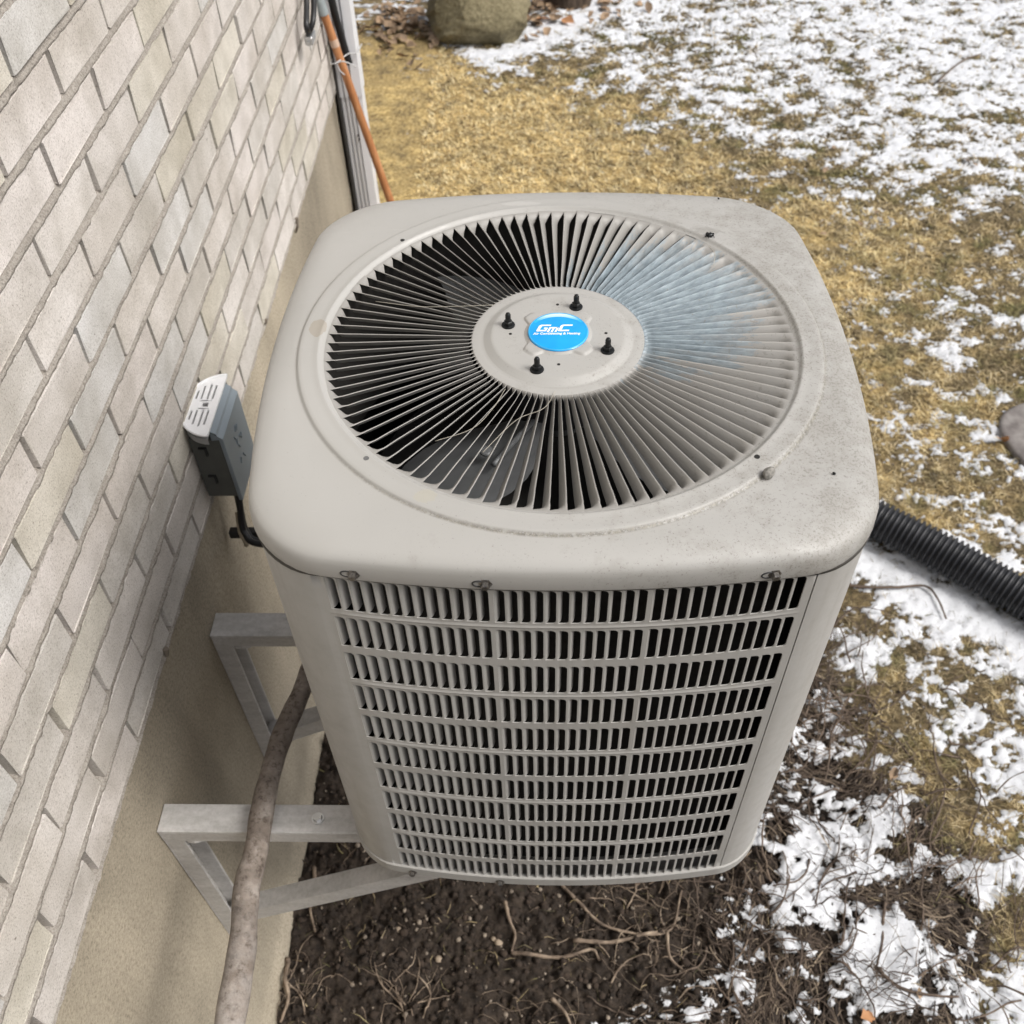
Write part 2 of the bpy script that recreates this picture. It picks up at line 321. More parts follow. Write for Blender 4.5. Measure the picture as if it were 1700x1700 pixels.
def strips(name, n, xr, yr, L0, L1, w0, w1, mat, label, cat, cond, hd_s=2.2, up=.12, seed=5):
    rs = np.random.default_rng(seed); x = rs.uniform(*xr, n); y = rs.uniform(*yr, n); ok = cond(x, y, rs); x = x[ok]; y = y[ok]; n = len(x)
    z = gz(x, y) + .004 + .010*(snow_h(x, y) > 0); a = 2.6 + 3.2*(fbm(x*hd_s, y*hd_s, 3, 120)-.5)*2 + rs.normal(0, .45, n)
    L = rs.uniform(L0, L1, n); w = rs.uniform(w0, w1, n); k = rs.normal(0, 1.0, n); P = []
    for t in np.linspace(0, 1, 5): P.append(np.stack([x+np.cos(a+k*(t-.5))*L*(t-.5), y+np.sin(a+k*(t-.5))*L*(t-.5), z+up*L*np.sin(t*pi)*rs.random(n)], 1))
    pw = np.stack([-np.sin(a)*w, np.cos(a)*w, 0*w], 1); V = np.stack([q for p in P for q in (p-pw, p+pw)], 1).reshape(-1, 3); o = np.arange(n)*10
    F = np.concatenate([np.stack([o+2*i, o+2*i+1, o+2*i+3, o+2*i+2], 1) for i in range(4)]); me = fastmesh(name, V, F); attr(me, 'tint', np.repeat(rs.random(n), 10))
    return tag(link(name, me, mat), label, cat, kind='stuff')
m = NT('matted_stem'); tint = m.attrib('tint')
MAT_M = m.out(m.ramp(tint, [(0, (.018, .012, .009)), (.45, (.055, .038, .027)), (.75, (.12, .088, .062)), (.93, (.24, .185, .13)), (1, (.38, .30, .21))]), .85)
def cnd(x, y, rs):
    b_ = zfast(x, y)[1]; cl = fbm(x*7, y*7, 3, 130); return (rs.random(len(x)) < sstep(.5, .85, b_)*sstep(.38, .62, x+.15*(y > .2))*(.15+1.2*sstep(.40, .58, cl))) & (rs.random(len(x)) > .80*(snow_h(x, y) > 0))
strips('matted_stems', 34000, (.25, 1.6), (-.55, 1.0), .03, .13, .0006, .0020, MAT_M, 'dark matted stems and stalks pressed into the bed right of the unit', 'stems', cnd)

# ------------------------------------------------------------------ bed: pebbles, dead vines, roots
def ico_blob(sub, r, amp, seed, sq=(1, 1, 1)):
    bm = bmesh.new(); bmesh.ops.create_icosphere(bm, subdivisions=sub, radius=1)
    rs = np.random.default_rng(seed); K_ = rs.normal(size=(7, 3)); ph = rs.random(7)*6
    V = []
    for v in bm.verts:
        p = np.array(v.co); k = 1 + amp*np.sum(np.sin(K_@p*1.7+ph))/4; V.append(tuple(p*k*r*np.array(sq)))
    F = [[v.index for v in f.verts] for f in bm.faces]; bm.free(); return np.array(V), F
blobs = [ico_blob(1, 1, .42, s, (1, .7+.06*s, .6)) for s in range(8)]
PEB = simple('pebble', (.22, .18, .14), .85, var=.5, scale=14)
CLOD = simple('soil_clod', (.034, .023, .016), .97, var=.5, scale=30, bump=.5)
def scatter(name, cnt, rmin, rmax, mat, label, cat, xr, yr, power=3, sink=.3, seed=1):
    rs = np.random.default_rng(seed); Vs, Fs = [], []; off = 0
    for i in range(cnt):
        x = rs.uniform(*xr); y = rs.uniform(*yr); a, b_, c_ = zfast(np.array([x]), np.array([y]))
        if b_[0] < .5 and rs.random() > .1: continue
        if snow_h(x, y) > 0 and rs.random() > .12: continue
        r = rmin+(rmax-rmin)*rs.random()**power; v, f = blobs[i % 8]; a = rs.random()*6.28
        R = np.array([[cos(a), -sin(a), 0], [sin(a), cos(a), 0], [0, 0, 1]]); w = v@R.T*r
        w = w + np.array([x, y, float(gz(x, y)) + r*.7*(1-2*sink)]); Vs.append(w); Fs.append(np.array(f)+off); off += len(w)
    me = fastmesh(name, np.concatenate(Vs), np.concatenate(Fs), name == 'pebbles')
    return tag(link(name, me, mat), label, cat, kind='stuff')
scatter('soil_clods', 9000, .0025, .013, CLOD, 'dark crumbs and clods of the garden bed soil', 'soil', (-.74, 1.2), (-.55, .7), 3., .3, 4)
scatter('pebbles', 700, .002, .009, PEB, 'small pale pebbles strewn through the dark soil', 'pebbles', (-.72, .6), (-.5, .35), 2.5, .25, 7)
def vine(rs, x, y, L, step=.012, wig=.35, r=.003, z0=.006, heading=None, arch=.02):
    a = rs.random()*6.28 if heading is None else heading; k = rs.normal(0, wig*.4); P = []; n = max(4, int(L/step)); ph = rs.random()*6
    for i in range(n):
        t = i/(n-1); P.append((x, y, 0)); k = .8*k + rs.normal(0, wig*.35); a += k; x += cos(a)*step; y += sin(a)*step
        x = max(x, -.725)
    P = np.array(P); P[:, 2] = gz(P[:, 0], P[:, 1]) + .014*(snow_h(P[:, 0], P[:, 1]) > 0) + z0 + arch*np.sin(np.linspace(0, pi, n))*abs(sin(ph)) + rs.normal(0, .0012, n).cumsum()*.5
    R = r*(1-.6*np.linspace(0, 1, n))*(1+.15*rs.normal(size=n)); return P, np.maximum(R, r*.25)
def bundle(name, items, mat, label, cat, sides=5):
    Vs, Fs, off = [], [], 0
    for P, R in items:
        v, f = tube(P, R, sides, cap=False); Vs.append(np.array(v)); Fs.append(np.array(f)+off); off += len(v)
    me = fastmesh(name, np.concatenate(Vs), np.concatenate(Fs), True); return tag(link(name, me, mat), label, cat, kind='stuff')
m = NT('dead_vine'); c = m.coord(); n_ = m.noise(c, 5, 3); f_n = m.noise(c, 220, 3)
VINE_M = m.out(m.mix(.35, m.ramp(n_, [(.3, (.035, .022, .016)), (.5, (.085, .058, .042)), (.7, (.20, .145, .105))]), m.ramp(f_n, [(.3, (.03, .02, .015)), (.7, (.26, .2, .15))])), .85, m.bump(f_n, .5, .001))
m = NT('dry_root'); c = m.coord(); n_ = m.noise(c, 25, 4)
ROOT_M = m.out(m.ramp(n_, [(.3, (.08, .057, .042)), (.5, (.20, .148, .106)), (.7, (.38, .30, .22))]), .8, m.bump(m.noise(c, 200, 3), .5, .001))
rs = np.random.default_rng(8); items = []
tang = [(.9, .62, .16), (1.0, .45, .2), (.78, .38, .2), (.95, .3, .2), (1.12, .2, .22), (.7, .2, .2), (.85, .02, .25), (1.1, -.02, .25), (.62, -.02, .22), (.5, -.18, .2), (.75, -.2, .25), (.95, -.25, .22), (.62, -.33, .2), (1.2, -.15, .18), (1.05, .05, .18), (.95, .82, .14), (.78, .66, .2), (.88, .5, .2)]
for (x, y, s_) in tang:
    hd = rs.random()*3.14
    for i in range(13):
        items.append(vine(rs, x+rs.normal(0, s_*.4), y+rs.normal(0, s_*.35), .08+.28*rs.random(), .012, .15, .0012+.0036*rs.random()**2.5, .008, hd+rs.normal(0, .35), .02))
    for i in range(16):
        items.append(vine(rs, x+rs.normal(0, s_*.22), y+rs.normal(0, s_*.2), .04+.12*rs.random(), .010, .22, .0007+.0009*rs.random(), .008, hd+rs.normal(0, .7), .02))
for i in range(70):
    items.append(vine(rs, rs.uniform(.4, 1.35), rs.uniform(-.45, .8), .12+.30*rs.random(), .014, .16, .0014+.0024*rs.random(), .008, None, .02))
bundle('dead_vines', items, VINE_M, 'tangled dead brown vine stems sprawling over the snowy bed', 'vines')
items = []
for (x, y, s_, nn, hd) in [(-.70, -.32, .025, 16, 1.5), (-.40, -.31, .035, 18, 1.2), (.28, -.06, .07, 32, .3), (.36, -.16, .08, 24, 2.5), (.05, -.2, .05, 10, 0), (-.12, -.33, .06, 10, .4), (.18, -.33, .08, 8, .2), (.4, -.33, .08, 16, 1), (-.55, .03, .05, 8, .5), (.14, -.02, .06, 12, 2)]:
    for i in range(nn):
        items.append(vine(rs, x+rs.normal(0, s_), y+rs.normal(0, s_), .05+.13*rs.random(), .009, .26, .0009+.0020*rs.random()**2.5, .004, hd+rs.normal(0, .7), .02))
for i in range(150):
    items.append(vine(rs, rs.uniform(-.7, .5), rs.uniform(-.45, .3), .02+.05*rs.random(), .006, .4, .0007+.0008*rs.random(), .003, None, .006))
bundle('dry_roots', items, ROOT_M, 'thin dry pale roots tangled in the dark soil', 'roots')
def lay(name, P, r, mat, label, cat, h0=.008, n=6, group=None):
    Q = catmull([(a, b_, 0) for a, b_ in P], 7); Q[:, 2] = gz(Q[:, 0], Q[:, 1]) + .013*(snow_h(Q[:, 0], Q[:, 1]) > 0) + h0 + .5*r
    k = np.ones(5)/5; Q[2:-2, 2] = np.convolve(Q[:, 2], k, 'valid')
    R = r*np.linspace(1, .5, len(Q))*(1+.12*np.sin(np.arange(len(Q))*1.7))
    v, f = tube(Q, R, n); o = link(name, mesh(name, v, f, True), mat); return tag(o, label, cat, group)
lay('twig', [(1.0, 1.12), (1.09, 1.07), (1.22, 1.06), (1.33, 1.07), (1.36, 1.01), (1.37, .93)], .0065, VINE_M, 'thin bent twig hooked over on the snow just below the black hose', 'twig')
lay('twig', [(.87, -.22), (.92, -.27), (.99, -.29), (1.07, -.29)], .006, VINE_M, 'dark twig lying on the clean snow patch near the lower right corner', 'twig')
lay('twig', [(.93, -.05), (.92, -.09), (.9, -.16), (.87, -.22)], .005, VINE_M, 'dark twig running up from the end of the corner twig', 'twig')
lay('twig', [(2.41, 4.96), (2.6, 5.2), (2.8, 5.37)], .008, VINE_M, 'long dark twig on the far snowy lawn', 'twig')
lay('root', [(-.13, -.06), (-.12, -.10), (-.10, -.15), (-.11, -.19)], .0055, ROOT_M, 'short pale root standing up in the soil below the unit', 'root', .014)
lay('root', [(-.11, -.19), (-.04, -.2), (.04, -.2), (.11, -.18), (.13, -.21)], .0065, ROOT_M, 'grey forked root lying level in the middle of the dark soil', 'root')
lay('root', [(.06, -.16), (.16, -.16), (.29, -.13), (.33, -.12)], .0065, ROOT_M, 'brown root crossing the soil toward the vine tangle', 'root')
lay('root', [(.03, 0), (.08, -.05), (.16, -.12), (.32, -.13), (.37, -.02)], .0055, ROOT_M, 'long curved root under the front of the unit', 'root', .012)
lay('root', [(.32, -.13), (.32, -.2), (.36, -.24)], .005, ROOT_M, 'arched root beside the snow edge', 'root', .016)
lay('root', [(.0, -.31), (.03, -.34), (.05, -.38)], .006, ROOT_M, 'pale root stub at the bottom edge of the bed', 'root', .014)
lay('root', [(-.69, .04), (-.68, -.01), (-.69, -.04), (-.68, -.09), (-.66, -.14)], .006, ROOT_M, 'curled pale root in the soil by the wall, seen through the front bracket', 'root', .012)
lay('root', [(-.72, -.22), (-.715, -.27), (-.70, -.32), (-.71, -.38)], .007, ROOT_M, 'thick pale root close against the foot of the foundation', 'root', .02)
STONE_M = simple('stone', (.33, .26, .19), .8, var=.35, scale=30, bump=.4)
def stone(x, y, r, label, seed, mat=None, sq=(1, .85, .75), cat='stone', name='stone'):
    v, f = ico_blob(2, r, .16, seed, sq); o = link(name, mesh(name, v, f, True), mat or STONE_M)
    o.location = (x, y, float(gz(x, y))+r*.45); return tag(o, label, cat)
stone(-.311, -.204, .0115, 'tan stone at left in the dark soil below the unit', 3)
stone(-.146, -.162, .0125, 'pale stone beside the upright root in the soil', 5)
stone(-.160, -.152, .009, 'small pale stone touching the larger one by the root', 8)
stone(-.43, -.13, .011, 'dull olive stone in the soil right of the front bracket', 9)

# dead leaves, rock, post, round stone
LEAF_M = simple('dead_leaf', (.27, .185, .115), .75, var=.6, scale=12)
def leaf_geo(rs, L):
    n = 7; V = []; F = []; cu = rs.uniform(-.5, .8)
    for i in range(n):
        t = i/(n-1); w = L*.30*sin(pi*min(1, t*1.05+.02))**.8*(1+.15*rs.normal()); z = cu*L*(t-.5)**2
        V += [(L*(t-.5), -w, z+w*.5), (L*(t-.5), 0, z), (L*(t-.5), w, z+w*.5)]
    for i in range(n-1):
        for k in (0, 1): F.append((i*3+k, i*3+k+1, i*3+k+4, i*3+k+3))
    return np.array(V), F
def place_leaf(v, rs, x, y, z):
    R = np.array(Matrix.Rotation(rs.random()*6.28, 3, 'Z') @ Matrix.Rotation(rs.normal(0, .4), 3, 'X') @ Matrix.Rotation(rs.normal(0, .3), 3, 'Y'))
    return v@R.T + np.array([x, y, z])
rs = np.random.default_rng(2); Vs, Fs, off = [], [], 0
def leafspot(cnt, cx, cy, sx, sy, L0=.05, L1=.10):
    global off
    for i in range(cnt):
        v, f = leaf_geo(rs, rs.uniform(L0, L1)); x = cx+rs.normal(0, sx); y = cy+rs.normal(0, sy)
        w = place_leaf(v, rs, x, y, float(gz(x, y))+.012+.02*rs.random()); Vs.append(w); Fs.append(np.array(f)+off); off += len(w)
leafspot(150, -.95, 5.95, .16, .22); leafspot(60, -.08, 6.12, .10, .16); leafspot(25, .3, 6.2, .2, .1); leafspot(26, 2.2, 3.6, 1.0, 1.3, .03, .05)
me = fastmesh('leaf_litter', np.concatenate(Vs), np.concatenate(Fs))
tag(link('leaf_litter', me, LEAF_M), 'brown dead leaves heaped around the rock and post', 'leaves', kind='stuff')
ORL = simple('orange_leaf', (.48, .24, .11), .7, var=.3, scale=20)
for (x, y, L_, lab, mt) in [(1.83, 1.80, .09, 'curled pinkish dead leaf resting on the round grey paver', ORL), (.82, -.345, .05, 'small orange dead leaf at the bottom edge of the snowy bed', ORL), (.965, -.285, .03, 'tiny tan leaf on the corner twig', LEAF_M), (1.05, .345, .05, 'tan leaf in the vines right of the unit', LEAF_M), (.16, 5.95, .13, 'large orange leaf standing against the foot of the wooden post', ORL), (-.02, 5.98, .11, 'rust coloured leaf between the rock and the wooden post', ORL)]:
    v, f = leaf_geo(rs, L_); w = place_leaf(v, rs, 0, 0, 0); o = link('dead_leaf', mesh('dead_leaf', w, f, True), mt); o.location = (x, y, float(gz(x, y))+.03); tag(o, lab, 'leaf')

m = NT('mossy_rock'); c = m.coord(); g_ = m.node('ShaderNodeNewGeometry')
n_ = m.noise(c, 5, 6, .65); fine = m.noise(c, 45, 5, .7)
rk = m.ramp(m.math('MULTIPLY_ADD', fine, .5, m.math('MULTIPLY', n_, .5)), [(.3, (.06, .05, .03)), (.45, (.16, .135, .075)), (.6, (.29, .25, .15)), (.75, (.42, .37, .25))])
ROCK_M = m.out(rk, .9, m.bump(m.math('ADD', m.noise(c, 14, 6, .7), fine), .9, .02))
bm = bmesh.new(); bmesh.ops.create_icosphere(bm, subdivisions=5, radius=1)
pl_ = [((-.5, -.75, .40), .70), ((.35, -.8, .45), .62), ((.1, -.95, -.25), .80), ((.8, -.3, .35), .74), ((-.95, -.1, .1), .78), ((-.1, -.5, .85), .70), ((0, .1, 1), .78), ((-.2, -.75, .62), .70), ((.65, -.7, -.2), .84), ((-.75, -.65, -.1), .86), ((.5, .6, .6), .85)]
rr_ = np.random.default_rng(21); rpl = [(tuple(rr_.normal(size=3)), float(rr_.uniform(.70, .86))) for _ in range(22)]
for v in bm.verts:
    p = v.co.copy()
    for nrm, dd in pl_ + rpl:
        nn = Vector(nrm).normalized(); e = p.dot(nn)-dd
        if e > 0: p -= nn*e*.99
    q_ = np.array(p)*3; k = float(fbm(np.array([q_[0]+9]), np.array([q_[1]+q_[2]*1.7+9]), 4, 7)[0])-.5
    p *= 1+.16*k; v.co = (p.x*.42, p.y*.37, p.z*.36)
me = bpy.data.meshes.new('mossy_rock'); bm.to_mesh(me); bm.free(); me.polygons.foreach_set('use_smooth', [True]*len(me.polygons)); me.set_sharp_from_angle(angle=radians(11))
o = link('rock', me, ROCK_M); o.location = (-.47, 5.86, G+.17); tag(o, 'large mossy olive boulder at the top edge of the lawn', 'rock')
m = NT('weathered_post'); c = m.coord(); mp = m.node('ShaderNodeMapping'); m.put(mp.inputs[0], c); mp.inputs['Scale'].default_value = (1, 1, .12)
n_ = m.noise(mp.outputs[0], 60, 5, .7)
POST_M = m.out(m.ramp(n_, [(.3, (.018, .012, .008)), (.5, (.06, .04, .026)), (.7, (.13, .095, .065))]), .9, m.bump(n_, .9, .01))
t = thing('wooden_post', 'dark weathered round wooden post behind the mossy rock', 'post', (.17, 6.36, G))
P_, F_ = lathe([(.175, -.1), (.172, .3), (.168, .8), (.165, 1.15), (.15, 1.17)], 40)
P_ = [((x*(1+.05*sin(7*math.atan2(y, x))+.03*sin(19*math.atan2(y, x)))), y*(1+.05*sin(7*math.atan2(y, x))), z) for x, y, z in P_]
link('post_shaft', mesh('post_shaft', P_, F_, True, 50), POST_M, t)
m = NT('paver'); c = m.coord()
PAVER_M = m.out(m.ramp(m.noise(c, 16, 5, .6), [(.3, (.12, .105, .10)), (.5, (.20, .18, .17)), (.7, (.28, .26, .245))]), .85, m.bump(m.noise(c, 60, 4), .5, .003))
t = thing('stepping_stone', 'round grey stepping stone at the right edge with a leaf on it', 'stepping stone', (2.06, 1.82, G))
pr = [(.225, -.03), (.228, .010), (.222, .016), (.21, .019), (.05, .020)]; P_, F_ = lathe(pr, 48)
P_ = [(x*(1+.05*sin(3*math.atan2(y, x)+1)), y*(1+.04*sin(2*math.atan2(y, x))), z) for x, y, z in P_]
link('slab', mesh('slab', P_, F_, True, 50), PAVER_M, t)

# ------------------------------------------------------------------ black corrugated hose
m = NT('black_plastic'); c = m.coord()
HOSE_M = m.out(m.ramp(m.noise(c, 14, 4), [(.3, (.012, .013, .016)), (.7, (.028, .029, .034))]), m.ramp(m.noise(c, 9, 3), [(.3, .35), (.7, .55)]))
P = catmull([(-.58, 2.36, G+.08), (-.2, 2.28, G+.07), (.3, 1.98, G+.07), (.8, 1.64, G+.075), (1.195, 1.335, G+.078), (1.42, 1.155, G+.075), (1.645, .955, G+.072), (2.1, .56, G+.07), (2.7, .04, G+.07)], 100)
sl = np.concatenate([[0], np.cumsum(np.linalg.norm(np.diff(P, axis=0), axis=1))]); u = np.arange(0, sl[-1], .0200/8)
P = np.stack([np.interp(u, sl, P[:, i]) for i in range(3)], 1)
ph = (u/.0200) % 1; R = .0655+.0060*np.clip(1.6*np.cos(2*pi*ph), -1, 1)
v, f = tube(P, R, 32); t = thing('drain_hose', 'black corrugated drain hose snaking across the snow from behind the unit', 'hose', (1.2, 1.35, G))
v = np.array(v)-np.array((1.2, 1.35, G)); n_c = len(v)
link('corrugated_pipe', mesh('corrugated_pipe', v, f, True), HOSE_M, t)

# ================================================================== HOUSE WALL
m = NT('brick'); c = m.coord(); oi = m.node('ShaderNodeObjectInfo').outputs['Random']
geo = m.node('ShaderNodeTexCoord'); loc = m.node('ShaderNodeObjectInfo').outputs['Location']
cc = m.vmath('ADD', c, loc)
tone = m.ramp(oi, [(0, (.585, .555, .525)), (.20, (.61, .575, .548)), (.36, (.56, .538, .508)), (.50, (.60, .595, .585)), (.60, (.59, .562, .50)), (.74, (.565, .537, .47)), (.86, (.64, .61, .58))], 'CONSTANT')
g1 = m.noise(cc, 330, 3, .8); g2_ = m.noise(cc, 12, 4, .6); st = m.noise(cc, 3, 4, .6)
gr = m.ramp(g1, [(.33, (.50, .48, .46)), (.42, (.88, .87, .86)), (.55, (1.0, 1.0, 1.0)), (.66, (1.10, 1.10, 1.10))])
bl = m.mix(1., m.ramp(g2_, [(.3, (.84, .83, .81)), (.65, (1.06, 1.05, 1.04))]), m.ramp(st, [(.35, (.90, .88, .85)), (.6, (1.04, 1.04, 1.05))]), 'MULTIPLY')
pit = m.ramp(m.noise(cc, 90, 2, .5), [(.20, (.35, .33, .3)), (.25, (1, 1, 1))])
col = m.mix(1., m.mix(1., m.mix(1., tone, gr, 'MULTIPLY'), bl, 'MULTIPLY'), pit, 'MULTIPLY')
BRICK_M = m.out(col, .92, m.bump(m.math('ADD', g1, m.math('MULTIPLY', g2_, 2.)), .45, .002))
m = NT('mortar'); c = m.coord(); g1 = m.noise(c, 260, 4, .8); g2_ = m.noise(c, 20, 4, .7)
MORTAR_M = m.out(m.mix(.5, m.ramp(g1, [(.36, (.11, .096, .082)), (.48, (.36, .322, .285)), (.62, (.55, .505, .45))]), m.ramp(g2_, [(.35, (.28, .252, .22)), (.65, (.42, .385, .345))])), .97, m.bump(m.math('ADD', g1, g2_), .8, .004))
m = NT('parging'); c = m.coord()
mp = m.node('ShaderNodeMapping'); m.put(mp.inputs[0], c); mp.inputs['Scale'].default_value = (1, 1.2, .5)
g1 = m.noise(c, 150, 5, .85); g2_ = m.noise(mp.outputs[0], 3.2, 5, .6); g3 = m.noise(mp.outputs[0], 1.3, 3, .5)
b1 = m.ramp(g2_, [(.32, (.29, .255, .205)), (.5, (.38, .335, .27)), (.68, (.46, .405, .33))])
b2 = m.ramp(g1, [(.35, (.56, .54, .51)), (.48, (.96, .96, .95)), (.63, (1.24, 1.23, 1.20))])
b3 = m.ramp(g3, [(.36, (.70, .69, .66)), (.6, (1.05, 1.04, 1.0))])
PARGE_M = m.out(m.mix(1., m.mix(1., b1, b2, 'MULTIPLY'), b3, 'MULTIPLY'), .95, m.bump(m.math('ADD', g1, m.math('MULTIPLY', g2_, 1.5)), .5, .003))

YE, YS = 2.40, -1.7
fw = thing('foundation_wall', 'tan parged foundation wall below the brick, rising from the dark soil', 'foundation', (-.746, 0, G))
ax_ = np.arange(YS, YE+.001, .02); az = np.arange(0, 1.262, .02)
Yg, Zg = np.meshgrid(ax_, az, indexing='ij')
D = .006*(fbm(Yg*2.5, Zg*2.5, 3, 31)-.5) + .0025*(fbm(Yg*22, Zg*22, 3, 33)-.5)
toe = .020*sstep(.10, .0, Zg) + .006*(fbm(Yg*6, Zg*3, 2, 35)-.5)*sstep(.2, 0, Zg)
Vf = np.stack([D+toe, Yg, Zg+0*Yg], -1).reshape(-1, 3); idx = np.arange(Yg.size).reshape(Yg.shape)
Ff = np.stack([idx[:-1, :-1], idx[1:, :-1], idx[1:, 1:], idx[:-1, 1:]], -1).reshape(-1, 4)
link('parged_face', fastmesh('parged_face', Vf, Ff, True), PARGE_M, fw)
b_ = MB(); b_.add(*box(-.6, -.008, YS, YE-.003, -.1, 1.262)); b_.build('foundation_core', PARGE_M, fw)

hw = thing('brick_wall', 'pale sandy brick house wall with raked joints at the left', 'wall', (-.735, 0, -.69))
PZ, PY = .0798, .2352
BH, BL = .0655, .2236
ax_ = np.arange(YS, YE, .0060); az = [-.0125, -.0105, -.007, -.0035, -.0006]
for k in range(19): az += [k*PZ+o_ for o_ in (.0012, .004, BH*.5, BH-.003, BH-.0008, BH+.0006, BH+.0035, BH+.0065, BH+.0095, PZ-.0022, PZ-.0006)]
az = np.array(az)
Yg, Zg = np.meshgrid(ax_, az, indexing='ij')
tj = ((Zg-BH) % PZ)/(PZ-BH); inj = tj < 1.0
crumb = fbm(Yg*70, Zg*90, 3, 51, .7)-.5; lump = fbm(Yg*13, Zg*40, 3, 57)
D = np.where(inj, .0002 - .0060*np.clip(tj, 0, 1)**1.2 + .0060*crumb + .0045*(lump-.5), -.0230 + .002*crumb)
Vf = np.stack([D, Yg, Zg], -1).reshape(-1, 3); idx = np.arange(Yg.size).reshape(Yg.shape)
Ff = np.stack([idx[:-1, :-1], idx[1:, :-1], idx[1:, 1:], idx[:-1, 1:]], -1).reshape(-1, 4)
link('mortar', fastmesh('mortar', Vf, Ff, True), MORTAR_M, hw)
b_ = MB(); b_.add(*box(-.6, -.030, YS, YE-.06, -.008, 3.2)); b_.build('wall_core', MORTAR_M, hw)
variants = []
for s in range(8):
    rs = np.random.default_rng(100+s); v, f = box(-.09, 0, 0, BL, 0, BH, .0010)
    w = []
    for p in v:
        w.append((p.x + (rs.normal(0, .0009) if p.x > -.01 else 0), p.y+rs.normal(0, .0013), p.z+rs.normal(0, .0009)))
    variants.append(mesh('brick', w, f)); variants[-1].materials.append(BRICK_M)
rs = np.random.default_rng(77); extra = MB(); cnt = 0
for k in range(40):
    z = k*PZ; off = 0 if k % 2 == 0 else PY/2
    n0 = int((YS-.7)/PY)-1
    for n_ in range(n0, 12):
        y = .7045 + (n_)*PY - off; y1 = y+BL
        if y < YS: continue
        if y >= YE-.02: continue
        # the courses this view and a step to either side can reach become bricks of their own
        ylow = -1.02 + k*.105
        own = y1 > ylow and k < 17 and cnt < 296 and y1 <= YE+.001
        if own:
            o = bpy.data.objects.new('brick', variants[rs.integers(8)]); C.objects.link(o); o.parent = hw
            o.location = (rs.normal(0, .0012), y+rs.normal(0, .0008), z+rs.normal(0, .0006)); o.rotation_euler = (rs.normal(0, .002), 0, rs.normal(0, .003)); cnt += 1
        else:
            extra.add(*box(-.09, 0, y, min(y1, YE), z, z+BH, 0))
o = extra.build('brick_courses', BRICK_M, hw); o['kind'] = 'stuff'
print('bricks', cnt)
# small mortar drips hanging below the lowest course
dm = MB()
for yy_, l_ in ((1.43, .045), (-.10+.045, .02), (.955, .008)):
    dm.add(*tube([(.003, yy_, .006), (.001, yy_-.003, -l_*.5), (-.008, yy_+.004, -l_)], [.006, .0045, .002], 6))
dm.build('mortar_drip', simple('dark_mortar', (.17, .14, .11), .95), hw)

# ------------------------------------------------------------------ downspout
m = NT('white_aluminium'); c = m.coord(); mp = m.node('ShaderNodeMapping'); m.put(mp.inputs[0], c); mp.inputs['Scale'].default_value = (1, 1, .25)
DS_M = m.out(m.ramp(m.noise(c, 6, 3, .6), [(.3, (.66, .66, .68)), (.7, (.74, .74, .76))]), .4)
def spout_profile(x0, x1, y0, y1, g=.009):
    P = []
    def side(a, b_, nrm, grooves):
        a = np.array(a); b_ = np.array(b_); L = np.linalg.norm(b_-a); t = [0.]
        off_ = [0.]
        for c_ in grooves:
            for dt, dd in ((-.05, 0), (-.035, -g), (.035, -g), (.05, 0)): t.append(c_+dt); off_.append(dd)
        for tt, oo in zip(t, off_): P.append(tuple(a+(b_-a)*min(tt, 1)+np.array(nrm)*oo))
    r = .006
    side((x0, y0), (x1-r, y0), (0, -1), (.2, .42, .64)); side((x1, y0+r), (x1, y1-r), (1, 0), ()); side((x1-r, y1), (x0, y1), (0, 1), (.3, .6)); side((x0, y1), (x0, y0), (-1, 0), ())
    return P
def extr(P, z0, z1):
    n = len(P); V = [(x, y, z0) for x, y in P]+[(x, y, z1) for x, y in P]
    return V, [(i, (i+1) % n, n+(i+1) % n, n+i) for i in range(n)]+[tuple(range(n, 2*n))]
ds = thing('downspout', 'white ribbed metal downspout running down the far corner of the wall', 'downspout', (-.7, 2.3, G))
b_ = MB(); b_.add(*extr([(x+.7, y-2.3) for x, y in spout_profile(-.724, -.652, 2.275, 2.378)], .12, 1.29)); b_.build('lower_pipe', DS_M, ds)
b_ = MB(); b_.add(*extr([(x+.7, y-2.3) for x, y in spout_profile(-.727, -.649, 2.272, 2.381)], 1.24, 3.6)); b_.build('upper_pipe', DS_M, ds)
b_ = MB(); b_.add(*tube([(.012, .03, .16), (.03, .02, .09), (.09, 0, .055), (.16, -.02, .05)], [.045, .046, .05, .055], 12)); b_.build('elbow', DS_M, ds, True)
DARK = simple('dark_metal', (.03, .03, .032), .5, var=.3)
for (x, z) in ((.020, 1.10), (.022, 1.085)):
    b_ = MB(); b_.add(*tube([(x-.004, -.028, z), (x-.004, -.022, z)], .003, 8)); b_.build('screw', DARK, ds)

# dark strip standing in for the gap shadow beside the spout
b_ = MB(); b_.add(*box(-.7345, -.7265, 2.262, 2.39, -1.95, 1.6)); tag(b_.build('gap_shadow_strip', simple('gap_shadow_dark', (.05, .047, .045), .6)), 'narrow dark strip painted as the gap shadow between brick wall and white downspout', 'shadow strip')

